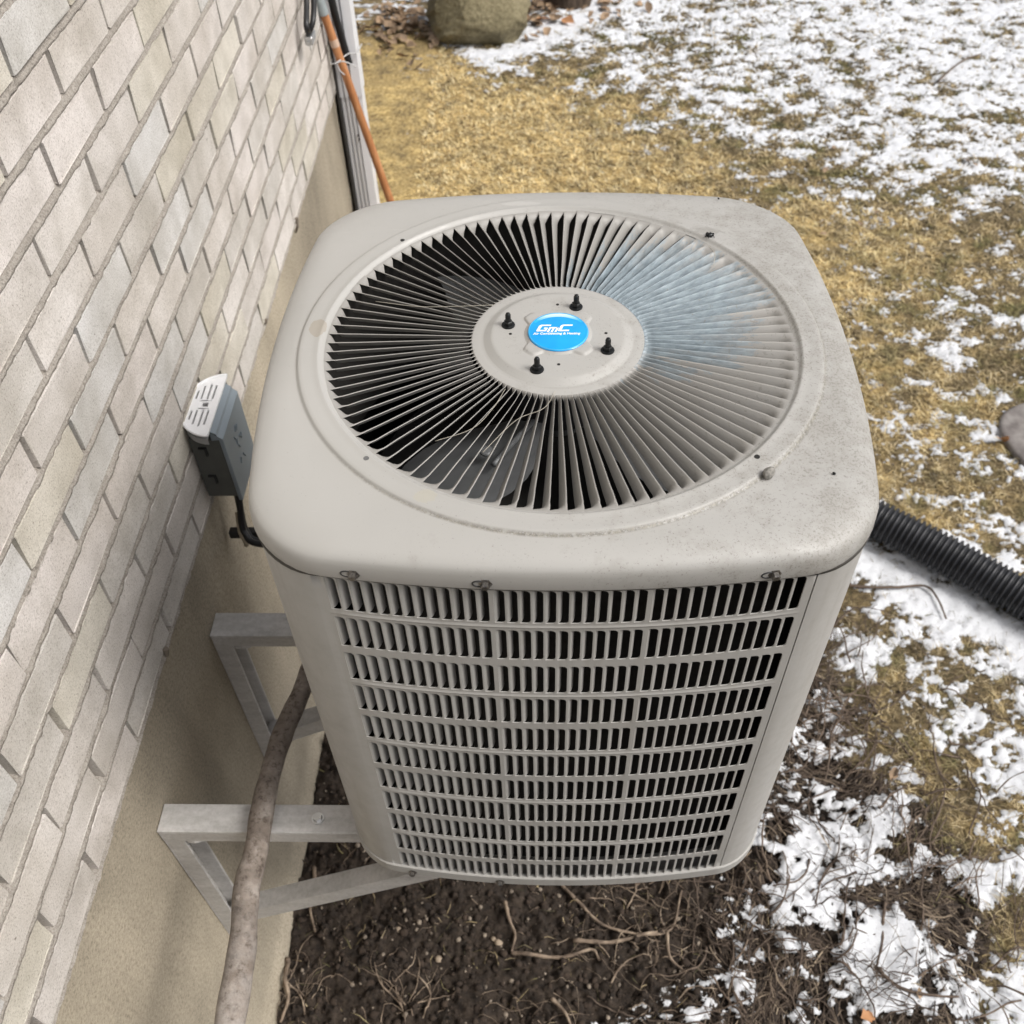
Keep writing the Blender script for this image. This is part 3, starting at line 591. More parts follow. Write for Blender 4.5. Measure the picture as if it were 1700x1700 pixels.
# ------------------------------------------------------------------ leaning pole, cables, tie
m = NT('pole_wood'); c = m.coord(); mp = m.node('ShaderNodeMapping'); m.put(mp.inputs[0], c); mp.inputs['Scale'].default_value = (1, 1, .15)
POLE_M = m.out(m.ramp(m.noise(mp.outputs[0], 60, 4), [(.3, (.27, .10, .035)), (.55, (.42, .18, .07)), (.75, (.50, .26, .13))]), .55)
A_ = Vector((-.722, 2.20, -.415)); B_ = Vector((-.41, 2.21, G+.0)); 
tp = thing('wooden_pole', 'orange brown wooden pole leaning on the wall beside the downspout', 'pole', B_)
a_ = A_-B_
v, f = tube([(0, 0, -.02), tuple(a_*.5), tuple(a_)], [.0145, .0145, .0135], 14); link('shaft', mesh('shaft', v, f, True, 50), POLE_M, tp)
v, f = tube([tuple(a_*.995), tuple(a_*1.02), tuple(a_*1.06)], [.0165, .0165, .016], 14); link('collar', mesh('collar', v, f, True, 50), simple('grey_band', (.27, .30, .31), .5), tp)
v, f = tube([tuple(a_*1.055), tuple(a_*1.12), tuple(a_*1.2)], [.017, .022, .022], 14); link('socket', mesh('socket', v, f, True, 50), simple('black_socket', (.012, .012, .013), .45), tp)
v, f = tube([tuple(a_*.93), tuple(a_*.945)], [.0149, .0149], 14); link('tape', mesh('tape', v, f, True, 50), simple('pale_tape', (.50, .36, .27), .6), tp)
BLK = simple('black_rubber', (.010, .010, .011), .45, var=.3)
def cab(name, P, r, mat, label, cat, n=9, sub=8):
    v, f = tube(catmull(P, sub), r, n); o = link(name, mesh(name, v, f, True, 60), mat); return tag(o, label, cat)
t = thing('hanging_strap', 'black rubber strap loop with a silver end clip at the top of the wall', 'strap', (-.70, 1.85, -.35))
for dy, dx in ((0, 0), (.05, .012)):
    v, f = tube(catmull([(.0+dx, .11+dy, .22), (.0+dx, .055+dy, .10), (.004+dx, -.03+dy, .045), (.0, .0, .012)], 8), [.0085]*25, 8); link('strap', mesh('strap', v, f, True), BLK, t)
ZN = simple('zinc', (.55, .55, .55), .3, .9)
b_ = MB(); b_.add(*box(-.010, .014, -.03, .030, -.012, .012, .003)); b_.add(*tube([(.0, -.036, -.004), (.0, .03, -.004)], .007, 8)); b_.build('clip', ZN, t)
cab('black_cable', [(-.705, 2.25, -.15), (-.702, 2.235, -.30), (-.695, 2.238, -.42), (-.684, 2.245, -.52), (-.672, 2.245, -.60)], .0125, BLK, 'thick black cable end hanging on the upper front of the downspout', 'cable')
STR = simple('plastic_twine', (.50, .50, .50), .35)
loop = [(-.703+.03*cos(a)-.004, 2.235+.055*sin(a)+.03, -.585+.012*sin(2*a)) for a in np.linspace(0, 2*pi, 12)]
t2 = thing('twine_tie', 'clear white twine tying the wooden pole to the downspout', 'twine', (-.69, 2.2, -.57))
TW=0
v, f = tube(catmull([(-.033, .02, -.005), (-.03, -.022, 0), (-.008, -.028, .006), (.02, .03, .008), (.046, .06, .0), (.05, .15, -.01)], 8), .002, 6); link('loop', mesh('loop', v, f, True), STR, t2)
v, f = tube(catmull([(-.008, -.03, .004), (.012, -.034, .012), (.035, -.03, .002), (.055, -.026, -.012)], 8), .002, 6); link('tail', mesh('tail', v, f, True), STR, t2)
v, f = tube(catmull([(-.008, -.03, .0), (.0, -.034, -.02), (.012, -.03, -.035)], 8), .002, 6); link('tail', mesh('tail', v, f, True), STR, t2)

# ------------------------------------------------------------------ wall brackets
m = NT('galvanised'); c = m.coord(); mp = m.node('ShaderNodeMapping'); m.put(mp.inputs[0], c); mp.inputs['Scale'].default_value = (.25, 1, 1)
n_ = m.noise(mp.outputs[0], 30, 5, .65); n2_ = m.noise(c, 110, 4, .7)
GALV_M = m.out(m.mix(.4, m.ramp(n_, [(.3, (.36, .35, .335)), (.55, (.54, .525, .51)), (.72, (.64, .61, .59))]), m.ramp(n2_, [(.3, (.32, .30, .27)), (.6, (.58, .56, .54))])), m.ramp(n_, [(.3, .42), (.7, .62)]), metal=.15)
def bracket(label, ys, y1):
    w = y1-ys; t = thing('wall_bracket', label, 'bracket', (-.745, ys, -1.45), 'steel wall brackets under the unit')
    b_ = MB(); zt = .55
    b_.add(*box(.0, 1.02, 0, w, zt-.006, zt, .0012)); b_.add(*box(.002, 1.02, 0, .005, zt-.040, zt-.0062)); b_.add(*box(.002, 1.02, w-.005, w, zt-.040, zt-.0062))
    b_.build('arm', GALV_M, t)
    b_ = MB(); b_.add(*box(.0, .005, 0.002, w-.002, -.03, zt-.042, .001)); b_.add(*box(.0052, .040, .002, .0075, -.03, zt-.042, .001)); b_.add(*box(.0052, .040, w-.0075, w-.002, -.03, zt-.042, .001))
    b_.build('leg', GALV_M, t)
    a = Vector((.035, 0, .07)); e = Vector((.76, 0, .49)); dd = (e-a).normalized(); up = Vector((-dd.z, 0, dd.x)); th = .045
    def bar(y0, y1_, h0, h1):
        V = [(a+up*h_+Vector((0, y_, 0))) for y_ in (y0, y1_) for h_ in (h0, h1)]+[(e+up*h_+Vector((0, y_, 0))) for y_ in (y0, y1_) for h_ in (h0, h1)]
        return [tuple(v) for v in V], [(0, 1, 3, 2), (4, 6, 7, 5), (0, 4, 5, 1), (2, 3, 7, 6), (1, 5, 7, 3), (0, 2, 6, 4)]
    b_ = MB(); b_.add(*bar(.008, w-.008, th/2-.005, th/2)); b_.add(*bar(.008, .0125, -th/2, th/2-.0052)); b_.add(*bar(w-.0125, w-.008, -th/2, th/2-.0052))
    b_.build('brace', GALV_M, t)
    b_ = MB(); b_.add(*tube([(.045, .006, zt-.052), (.060, .004, zt-.047), (.078, .008, zt-.052)], [.004, .006, .003], 7)); b_.build('weld', GALV_M, t, True)
    for z_ in (.06, .42):
        b_ = MB(); b_.add(*tube([(.005, w/2, z_), (.0075, w/2, z_)], .016, 14)); b_.add(*tube([(.0076, w/2, z_), (.018, w/2, z_)], .0105, 6)); b_.build('anchor_bolt', ZN, t)
    b_ = MB(); b_.add(*tube([(.30, w/2, zt), (.30, w/2, zt+.003)], .012, 14)); b_.add(*tube([(.30, w/2, zt+.003), (.30, w/2, zt+.010)], .0085, 6)); b_.build('arm_bolt', ZN, t)
    return t
bracket('front steel bracket of the two, nearest the camera, screwed to the foundation', -.318, -.262)
bracket('rear steel bracket of the two, half hidden behind the unit', .123, .185)

# ------------------------------------------------------------------ branch lying on the brackets
m = NT('bark'); c = m.coord(); n_ = m.noise(c, 16, 5, .7); n2_ = m.noise(c, 75, 4, .7)
bk = m.ramp(n_, [(.32, (.115, .092, .075)), (.5, (.195, .163, .138)), (.66, (.31, .275, .245))])
sp_ = m.ramp(n2_, [(.36, (.52, .47, .44)), (.48, (1, 1, 1)), (.7, (1.15, 1.12, 1.1))])
nx_ = m.node('ShaderNodeSeparateXYZ'); m.put(nx_.inputs[0], c)
pal = m.math('MINIMUM', m.math('MAXIMUM', m.math('MULTIPLY_ADD', nx_.outputs[1], -2.2, -.85), 0.), .42)
pal = m.math('MULTIPLY', pal, m.ramp(m.noise(c, 22, 5, .75), [(.38, 0.), (.56, 1.)]))
BARK_M = m.out(m.mix(pal, m.mix(1., bk, sp_, 'MULTIPLY'), (.40, .37, .345)), .85, m.bump(m.math('ADD', n_, n2_), .6, .003))
P = catmull([(-.512, -1.15, -.90), (-.520, -.80, -.876), (-.528, -.654, -.870), (-.532, -.529, -.868), (-.545, -.43, -.87), (-.541, -.367, -.871), (-.545, -.289, -.872), (-.543, -.209, -.870), (-.532, -.128, -.866), (-.511, -.042, -.862), (-.502, .014, -.862), (-.489, .09, -.866), (-.478, .2, -.868), (-.46, .36, -.872)], 10)
k_ = np.arange(len(P)); R = np.interp(k_, [0, 30, 70, len(P)], [.025, .024, .0208, .017])*(1+.035*np.sin(k_*.33)+.02*np.sin(k_*.9))
v, f = tube(P, R, 22); v = np.array(v)
ang_ = fbm(v[:, 1]*18, (v[:, 0]+v[:, 2])*30, 3, 81)-.5; cen = np.repeat(P, 22, 0); v[:] = cen + (v-cen)*(1+.10*ang_)[:, None]
t = thing('branch', 'bare grey brown branch lying across the two brackets beside the wall', 'branch', (0, 0, 0))
link('stem', mesh('stem', v, f, True), BARK_M, t)
for yk, ak in ((-.455, -.4), (-.16, .5), (-.31, .7)):
    i = int(np.argmin(abs(P[:, 1]-yk))); q_ = P[i] + R[i]*np.array([sin(ak), 0, cos(ak)]); vv, ff = ico_blob(2, .0065, .2, 3); link('knot', mesh('knot', vv+q_-np.array([sin(ak), 0, cos(ak)])*.003, ff, True), BARK_M, t)

# ------------------------------------------------------------------ electrical box with slotted cap
BX = simple('grey_paint', (.20, .235, .262), .45, var=.10, scale=9)
bx = thing('disconnect_box', 'grey metal electrical box with a half round white slotted cap on the brick', 'electrical box', (-.735, .32, -.672))
b_ = MB(); b_.add(*box(.002, .066, .004, .141, .0, .168, .002)); b_.build('housing', simple('dark_grey_paint', (.085, .088, .08), .55), bx)
b_ = MB(); b_.add(*box(.0665, .075, .0, .145, -.008, .172, .0015)); b_.build('cover', BX, bx)
b_ = MB()
for i, (x0, z0, x1, z1) in enumerate(((.075, .172, .066, .180), (.066, .180, .064, .186), (.064, .186, .056, .192), (.056, .192, .052, .196))):
    b_.add([(x0, -.0, z0), (x0, .145, z0), (x1, .145, z1), (x1, 0, z1)], [(0, 1, 2, 3)])
b_.add([(.075, 0, .172), (.066, 0, .18), (.056, 0, .192), (.052, 0, .196), (.052, 0, .168)], [(0, 1, 2, 3, 4)]); b_.add([(.075, .145, .172), (.066, .145, .18), (.056, .145, .192), (.052, .145, .196), (.052, .145, .168)], [(4, 3, 2, 1, 0)])
b_.build('hinge_strip', BX, bx)
for z_ in (.045, .125):
    b_ = MB(); b_.add(*box(.030, .034, -.001, .004, z_, z_+.022)); b_.add(*box(.018, .030, -.001, .004, z_+.019, z_+.022)); b_.build('knockout', BLK, bx)
# embossed bump on the cover
b_ = MB()
for i in range(9):
    yy_ = .05+.008*i*.6; zz_ = .055+.075*abs(sin(i*1.9)); b_.add(*tube([(.0755, yy_, zz_), (.0768, yy_+.006, zz_-.012*(1 if i % 2 else -1))], .0016, 6))
b_.build('embossed_mark', BX, bx, True)
# white D-shaped cap with slots (flat plate, slots cut through)
WP = simple('white_plastic', (.74, .74, .75), .4, var=.05)
LY, DX = .182, .072; cy_ = .0725
def dshape(u, v_): return (u/(LY/2))**2 + (v_/DX)**2 < 1
bm = bmesh.new(); nU, nV = 84, 34; grid = {}
slots = []
for i, (a0, a1) in enumerate(((.016, .060), (.016, .064), (.016, .058), (.018, .044))):
    vv_ = .012 + i*.0115
    slots += [(a0, a1, vv_, vv_+.0042), (-a1, -a0, vv_, vv_+.0042)]
def inslot(u, v_):
    for a0, a1, b0, b1 in slots:
        if a0 < u < a1 and b0 < v_ < b1 and (u/(LY/2-.010))**2+(v_/(DX-.008))**2 < 1: return True
    return abs(u) < .006 and .020 < v_ < .032 or (abs(abs(u)-.0115) < .0018 and .014 < v_ < .038)
V, F = [], []; idm = {}
def gv(i, j, top):
    k = (i, j, top)
    if k not in idm:
        v_ = DX*j/nV; hw_ = LY/2*math.sqrt(max(0, 1-(v_/DX)**2)); u = -hw_+2*hw_*i/nU
        idm[k] = len(V); V.append((.056-v_, cy_+u, .1965+(.004 if top else 0)))
    return idm[k]
full = set()
for i in range(nU):
    for j in range(nV):
        v_ = DX*(j+.5)/nV; hw_ = LY/2*math.sqrt(max(0, 1-(v_/DX)**2)); u = -hw_+2*hw_*(i+.5)/nU
        if not inslot(u, v_): full.add((i, j))
for (i, j) in full:
    F.append((gv(i, j, 1), gv(i, j+1, 1), gv(i+1, j+1, 1), gv(i+1, j, 1)))
    for (di, dj, a, b2_) in ((-1, 0, (i, j), (i, j+1)), (1, 0, (i+1, j+1), (i+1, j)), (0, -1, (i+1, j), (i, j)), (0, 1, (i, j+1), (i+1, j+1))):
        if (i+di, j+dj) not in full: F.append((gv(*a, 1), gv(*a, 0), gv(*b2_, 0), gv(*b2_, 1)))
o = link('slotted_cap', mesh('slotted_cap', V, F), WP, bx)
rimP = [(.056-DX*sin(a), cy_-LY/2*cos(a), .2005) for a in np.linspace(0, pi, 40)]
v, f = tube(rimP, .0032, 8); link('cap_rim', mesh('cap_rim', v, f, True), WP, bx)
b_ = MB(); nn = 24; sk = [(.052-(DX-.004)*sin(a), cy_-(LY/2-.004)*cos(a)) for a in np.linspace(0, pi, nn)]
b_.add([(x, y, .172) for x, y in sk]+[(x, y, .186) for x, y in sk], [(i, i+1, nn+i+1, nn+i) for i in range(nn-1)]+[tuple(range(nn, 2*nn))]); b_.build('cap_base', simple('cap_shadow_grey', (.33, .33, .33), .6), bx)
cab('black_conduit', [(-.700, .395, -.672), (-.699, .388, -.72), (-.699, .375, -.775), (-.692, .352, -.815), (-.66, .335, -.835), (-.55, .33, -.83), (-.40, .34, -.79)], .0075, BLK, 'black cable looping from the electrical box to the unit, nearest the wall', 'cable')
cab('black_conduit', [(-.676, .345, -.672), (-.680, .338, -.72), (-.686, .332, -.765), (-.682, .322, -.79), (-.65, .30, -.80), (-.52, .29, -.79), (-.36, .29, -.74)], .0075, BLK, 'black cable crossing over the other one toward the unit', 'cable')
cab('copper_wire', [(-.712, .43, -.672), (-.712, .42, -.73), (-.708, .395, -.79), (-.705, .385, -.83)], .003, simple('tan_wire', (.30, .24, .17), .6), 'thin tan wire hanging below the electrical box', 'wire')
b_ = MB(); b_.add(*tube(catmull([(-.712, .385, -.79), (-.705, .352, -.82), (-.698, .345, -.85), (-.702, .35, -.865)], 6), [.006]*18+[.005], 8)); tag(b_.build('cable_clip', simple('brass_clip', (.42, .36, .27), .45, .3), None, True), 'small tan clip pinching the cables under the electrical box', 'clip')
b_ = MB(); b_.add(*box(-.735, -.36, .352, .372, -.845, -.825, .002)); tag(b_.build('black_pipe', BLK), 'short black pipe passing from wall to unit under the cables', 'pipe')

# ================================================================== AIR CONDITIONER
CUR['site'] = False
H0 = -.936
ac = thing('air_conditioner', 'beige grey outdoor air conditioner with round fan grille and louvred sides on wall brackets', 'air conditioner', (0, 0, H0))
LID = link('lid_reference', None) if False else None
def outl(a, b, c, n=24, k=10):
    """bowed rounded square, counter-clockwise from the middle of the +x side; fixed point count"""
    A = a-b; pts = []
    for q in range(4):
        R = Matrix.Rotation(q*pi/2, 2)
        base = [(A, y) for y in np.linspace(0, A-c, n, endpoint=False)] + [(A-c+c*cos(t), A-c+c*sin(t)) for t in np.linspace(0, pi/2, k)] + [(x, A) for x in np.linspace(A-c, 0, n+1)[1:-1]]
        for p in base: pts.append(tuple(R @ Vector(p)))
    return [(x + x/A*b*(1-(y/A)**2), y + y/A*b*(1-(x/A)**2)) for x, y in pts]
# --- paint, shared by the sheet metal; the lid variant carries its dirt
def paint(name, lid=False, fins=False):
    m = NT(name); c = m.coord(ac)
    n_ = m.noise(c, 3, 4, .6); f_ = m.noise(c, 300, 3, .85); d_ = m.noise(c, 22, 5, .7)
    col = m.ramp(n_, [(.3, (.362, .353, .336)), (.7, (.392, .383, .367))])
    if lid:
        sx = m.node('ShaderNodeSeparateXYZ'); m.put(sx.inputs[0], c)
        flat = m.node('ShaderNodeCombineXYZ'); m.put(flat.inputs[0], sx.outputs[0]); m.put(flat.inputs[1], sx.outputs[1])
        rad = m.vmath('LENGTH', flat.outputs[0])
        # grime specks, thicker to the east side, and a dirty line outside the raised ring and hub
        east = m.math('MULTIPLY_ADD', sx.outputs[0], .22, -.02)
        sp = m.math('GREATER_THAN', m.math('ADD', f_, m.math('ADD', east, m.math('MULTIPLY', d_, .30))), .775)
        col = m.mix(m.math('MULTIPLY', sp, .55), col, (.13, .12, .10))
        fade = m.ramp(m.math('ADD', d_, m.math('MULTIPLY', sx.outputs[0], .45)), [(.54, 0.), (.74, .45)])
        col = m.mix(fade, col, (.25, .235, .21))
        for r0, w, amt in ((.3585, .0035, .75), (.1055, .003, .45), (.0, .0, 0)):
            if not amt: continue
            e = m.math('ABSOLUTE', m.math('SUBTRACT', rad, r0)); e = m.math('SUBTRACT', 1., m.math('DIVIDE', e, w)); e = m.math('MAXIMUM', e, 0.)
            side = m.math('MINIMUM', m.math('MAXIMUM', m.math('MULTIPLY_ADD', sx.outputs[1], -3., m.math('MULTIPLY', sx.outputs[0], 1.5)), .08), 1.)
            g = m.ramp(m.noise(c, 170, 4, .9), [(.40, 0.), (.50, 1.)])
            col = m.mix(m.math('MULTIPLY', m.math('MULTIPLY', e, amt), m.math('MULTIPLY', g, side)), col, m.ramp(m.noise(c, 260, 2, .8), [(.4, (.07, .06, .045)), (.6, (.22, .20, .15))]))
        def patch(cx, cy, rx, ry, colr, amt, dn):
            nonlocal col
            v_ = m.vmath('SUBTRACT', flat.outputs[0], (cx, cy, 0)); v_ = m.vmath('DIVIDE', v_, (rx, ry, 1))
            l_ = m.math('ADD', m.vmath('LENGTH', v_), m.math('MULTIPLY', m.math('SUBTRACT', m.noise(c, dn, 3), .5), .9))
            col = m.mix(m.math('MULTIPLY', m.math('LESS_THAN', l_, 1.), amt), col, colr)
        patch(-.335, .02, .012, .018, (.31, .28, .235), .8, 60)
        patch(-.055, .338, .028, .006, (.47, .46, .44), .5, 160)
        patch(-.16, -.30, .014, .010, (.40, .37, .28), .35, 120)
        patch(.235, .255, .022, .010, (.22, .21, .19), .35, 150)
    else:
        sp = m.math('GREATER_THAN', f_, .72); col = m.mix(m.math('MULTIPLY', sp, .25), col, (.2, .18, .15))
        dt = m.ramp(d_, [(.5, 0.), (.75, .18)]); col = m.mix(dt, col, (.27, .24, .20))
    if fins:
        sx = m.node('ShaderNodeSeparateXYZ'); m.put(sx.inputs[0], c)
        fl = m.node('ShaderNodeCombineXYZ'); m.put(fl.inputs[0], sx.outputs[0]); m.put(fl.inputs[1], sx.outputs[1])
        # flaked paint showing blue grey undercoat over the east and north-east of the grille
        col = m.mix(1., col, (.80, .79, .78), 'MULTIPLY')
        # bare blue grey metal on the east and north-east fins; every fin has its own flaked edge
        oi = m.node('ShaderNodeObjectInfo').outputs['Random']; lc = m.coord()
        mp = m.node('ShaderNodeMapping'); m.put(mp.inputs[0], lc); mp.inputs['Scale'].default_value = (16, 90, 30)
        cmb = m.node('ShaderNodeCombineXYZ'); m.put(cmb.inputs[2], m.math('MULTIPLY', oi, 37.)); fv = m.vmath('ADD', mp.outputs[0], cmb.outputs[0])
        fn = m.noise(fv, 1.6, 5, .75); v_ = m.vmath('DIVIDE', m.vmath('SUBTRACT', fl.outputs[0], (.150, .080, 0)), (.150, .165, 1)); l_ = m.vmath('LENGTH', v_)
        edge = m.math('ADD', l_, m.math('ADD', m.math('MULTIPLY', m.math('SUBTRACT', oi, .5), .30), m.math('MULTIPLY', m.math('SUBTRACT', fn, .5), 1.3)))
        msk = m.ramp(edge, [(.55, .95), (.90, .55), (.93, 0.)])
        uc = m.ramp(m.noise(fv, 2.3, 4, .7), [(.3, (.12, .15, .17)), (.5, (.215, .265, .30)), (.7, (.31, .37, .41))])
        col = m.mix(msk, col, uc)
        fl2 = m.math('GREATER_THAN', m.math('ADD', m.noise(c, 140, 3, .7), m.math('MULTIPLY', sx.outputs[0], .25)), .70)
        col = m.mix(m.math('MULTIPLY', fl2, .5), col, (.20, .19, .17))
        return m.out(col, .5, m.bump(edge, .25, .001))
    if not lid:
        mp = m.node('ShaderNodeMapping'); m.put(mp.inputs[0], c); mp.inputs['Scale'].default_value = (1, 1, .06)
        col = m.mix(m.ramp(m.noise(mp.outputs[0], 34, 4, .7), [(.52, 0.), (.72, .30)]), col, (.24, .22, .19))
    mp = m.node('ShaderNodeMapping'); m.put(mp.inputs[0], c); mp.inputs['Scale'].default_value = (.6, 9, 1); mp.inputs['Rotation'].default_value = (0, 0, .9)
    scr = m.ramp(m.noise(mp.outputs[0], 22, 2, .5), [(.735, 0.), (.75, .35)]); col = m.mix(m.math('MULTIPLY', scr, .5), col, (.50, .49, .47))
    bmp = m.bump(m.noise(c, 5, 2, .5), .35, .006); bmp = m.bump(m.noise(c, 700, 2), .08, .0006, bmp)
    return m.out(col, m.ramp(d_, [(.35, .36), (.65, .55)]), bmp)
PAINT = paint('beige_paint'); PAINT_LID = paint('beige_paint_lid', lid=True); PAINT_FIN = paint('beige_paint_fins', fins=True)
PAINT_IN = simple('inner_dark', (.012, .011, .010), .8)

# --- lid
ZL = -H0                                         # lid top in unit coordinates
prof = [(.4012, .085, -.0455), (.4016, .085, -.044), (.4010, .086, -.024), (.3998, .088, -.0175), (.398, .09, -.0135), (.394, .095, -.0095), (.387, .098, -.0058), (.378, .10, -.0028), (.368, .10, -.0008), (.3625+.012, .10, 0)]
prof = prof[:-1]
rings = [[(x, y, z) for x, y in outl(a, .036, c_)] for a, c_, z in prof]
N_ = len(rings[0]); last = rings[-1]
angs = [math.atan2(y, x) for x, y, z in last]
def circle(r, z): return [(r*cos(a), r*sin(a), z) for a in angs]
mid1 = [((x*.5+.5*.361*cos(a)), (y*.5+.5*.361*sin(a)), -.0002) for (x, y, z), a in zip(last, angs)]
rings += [mid1, circle(.3610, 0), circle(.3592, .0002), circle(.3575, .0016), circle(.3560, .0034), circle(.3542, .0042), circle(.350, .0044), circle(.3405, .0044), circle(.3330, .0044), circle(.3305, .0052), circle(.3285, .0050), circle(.3265, .0030), circle(.3245, .0008), circle(.3215, 0)]
V = [p for r in rings for p in r]; F = []
for j in range(len(rings)-1):
    for i in range(N_):
        k = (i+1) % N_; F.append((j*N_+i, j*N_+k, (j+1)*N_+k, (j+1)*N_+i))
# inward return of the skirt
inn = [(x, y, -.045) for x, y in outl(.3965, .036, .083)]; n0 = len(V); V += inn
F += [(n0+i, n0+(i+1) % N_, (i+1) % N_, i) for i in range(N_)]
V = [(x, y, z+ZL) for x, y, z in V]
lid = link('lid', mesh('lid', V, F, True, 60), PAINT_LID, ac)
for i, a in enumerate((45, 135, 225, 315)):
    if a == 45: continue
    v, f = lathe([(.0036, .0), (.0036, .0004)], 16, (.335*cos(radians(a)), .335*sin(radians(a)), ZL+.0044)); link('screw_hole', mesh('screw_hole', v, f), PAINT_IN if a != 225 else simple('grey_hole', (.12, .12, .12), .6), lid)

# --- radial fins of the grille
NF = 100; r_out, r_in = .3217, .1185
def finmesh(seed):
    rs = np.random.default_rng(seed); V, F = [], []; st = []
    rr = [.3235, .3195, .316, .311, .305, .297, .285, .24, .19, .145, .130, .124, .1205, .1185]
    for r in rr:
        P_ = 2*pi*r/NF; s_ = float((1-sstep(.306, .3205, r)) * sstep(.1185, .1245, r))
        d_ = P_*(1.04-.54*s_); h_ = (.0100+.0028*(r-.12)/.2)*s_ * (.62+.38*min(1, r/.26)); lip = .0012*s_
        # top edge, rounded shoulder, body, lower edge (falls away clockwise)
        j = rs.normal(0, .00025)*s_
        st.append([(r, P_*.5*0 + j, -.0006*s_ + lip*.2), (r, -d_*.06 + j, .0004*s_+lip*.3), (r, -d_*.22 + j, -.05*h_), (r, -d_*.62 + j, -.50*h_), (r, -d_ + j, -h_)])
    for ring in st:
        for (r, t, z) in ring: a = t/r; V.append((r*cos(a), r*sin(a), z))
    for i in range(len(st)-1):
        for k in range(4): F.append((i*5+k, i*5+k+1, (i+1)*5+k+1, (i+1)*5+k))
    me = mesh('fin', V, F, True); me.materials.append(PAINT_FIN); return me
fm = [finmesh(s) for s in range(5)]
gr = thing('x', 'x', 'x'); bpy.data.objects.remove(gr)
grille = link('fan_grille', None, None, ac); grille.location = (0, 0, ZL)
for i in range(NF):
    o = bpy.data.objects.new('fin', fm[i % 5]); C.objects.link(o); o.parent = grille
    o.rotation_euler = (rng.normal(0, .001), rng.normal(0, .001), 2*pi*(i+.35)/NF + rng.normal(0, .0014))
# --- hub plate
hub = []
for r, z in ((.1192, -.0004), (.117, .0002), (.1075, .0004), (.1035, .0006), (.1020, .0012), (.0935, .0062), (.0915, .0070), (.088, .0073), (.050, .0073), (.02, .0073)): hub.append((r, z))
v, f = lathe(hub, 96, (0, 0, ZL), cap=False); f.append(tuple((len(hub)-1)*96+i for i in range(96)))
hp = link('hub_plate', mesh('hub_plate', v, f, True, 60), PAINT_LID, ac)
V, F = [], []; NS = 128
def rho(a):
    t = abs(((a-pi/4) % (pi/2))); t = min(t, pi/2-t); return .0440+.0135*float(sstep(.36, .12, t))
for (k, z) in ((1.0, .0073), (.975, .0078), (.95, .0092), (.92, .0100), (.86, .0103), (.3, .0103)):
    for i in range(NS):
        a = 2*pi*i/NS; r = rho(a)+.003-(1-k)*.06; r = r if k > .5 else .02; V.append((r*cos(a), r*sin(a), z+ZL))
for j in range(5):
    for i in range(NS): F.append((j*NS+i, j*NS+(i+1) % NS, (j+1)*NS+(i+1) % NS, (j+1)*NS+i))
F.append(tuple(5*NS+i for i in range(NS)))
link('cross_emboss', mesh('cross_emboss', V, F, True, 70), PAINT_LID, hp)
for a in range(4):
    v, f = lathe([(.0022, 0), (.0022, .0004)], 12, (.0655*cos(a*pi/2), .0655*sin(a*pi/2), ZL+.0073)); link('small_hole', mesh('small_hole', v, f), PAINT_IN, hp)
# badge
BZ = ZL+.0103
bd = link('badge', None, None, ac); bd.location = (0.0, -.001, BZ)
m = NT('badge_blue'); c = m.coord(); sx = m.node('ShaderNodeSeparateXYZ'); m.put(sx.inputs[0], c)
BLUE = m.out(m.ramp(m.noise(c, 25, 2), [(.3, (.005, .30, .74)), (.7, (.008, .36, .82))]), .22, Coat_Weight=.5)
v, f = lathe([(.0415, 0), (.0415, .0012), (.0405, .0020), (.0395, .0022)], 72); link('badge_disc', mesh('badge_disc', v, f, True, 50), BLUE, bd)
v, f = lathe([(.0412, .0012), (.0409, .0022), (.0402, .0026), (.0397, .00225)], 72, cap=False); link('badge_rim', mesh('badge_rim', v, f, True), simple('badge_rim_blue', (.06, .42, .74), .3), bd)
# printed pale crescent along the top
cr = []; n = 40
for i in range(n): a = radians(28+124*i/(n-1)); cr.append((.0388*cos(a), .0388*sin(a), .0024))
for i in range(n): a = radians(152-124*i/(n-1)); cr.append((.0343*1.0*cos(a), .0190+.0115*sin((a-radians(28))/radians(124)*pi) if False else .0182+.0133*sin(radians(180)*(1-i/(n-1))), .0024))
F = [(i, i+1, 2*n-2-i, 2*n-1-i) for i in range(n-1)]
m = NT('crescent_print'); c = m.coord(); sx = m.node('ShaderNodeSeparateXYZ'); m.put(sx.inputs[0], c)
CRM = m.out(m.ramp(m.math('MULTIPLY_ADD', sx.outputs[1], 50, -1.0), [(.15, (.03, .42, .80)), (.85, (.62, .82, .90))]), .25)
link('crescent_print', mesh('crescent_print', cr, F), CRM, bd)
WPR = simple('white_print', (.85, .87, .88), .35, var=.02)
def glyphs(polys, sx_, sy_, ox, oy, z, shear=.38):
    b_ = MB()
    for P in polys:
        V = [((x*sx_+y*sy_*shear)+ox, y*sy_+oy, z) for x, y in P]; V2 = [(x, y, z+.0005) for x, y, _ in V]; n = len(P)
        b_.add(V2+V, [tuple(range(n))]+[(n+i, n+(i+1) % n, (i+1) % n, i) for i in range(n)])
    return b_
def rc(x0, x1, y0, y1): return [(x0, y0), (x1, y0), (x1, y1), (x0, y1)]
LG = glyphs([[(.12, 0), (.45, 0), (.45, 1), (.28, 1), (0, .86), (0, .10)], rc(.45, 1.75, .82, 1), rc(.45, 1.20, 0, .2), rc(1.20, 1.52, 0, .55), rc(.95, 1.20, .40, .55)], .0090, .0142, -.0305, -.0010, .0024)
LG.build('letter', WPR, bd)
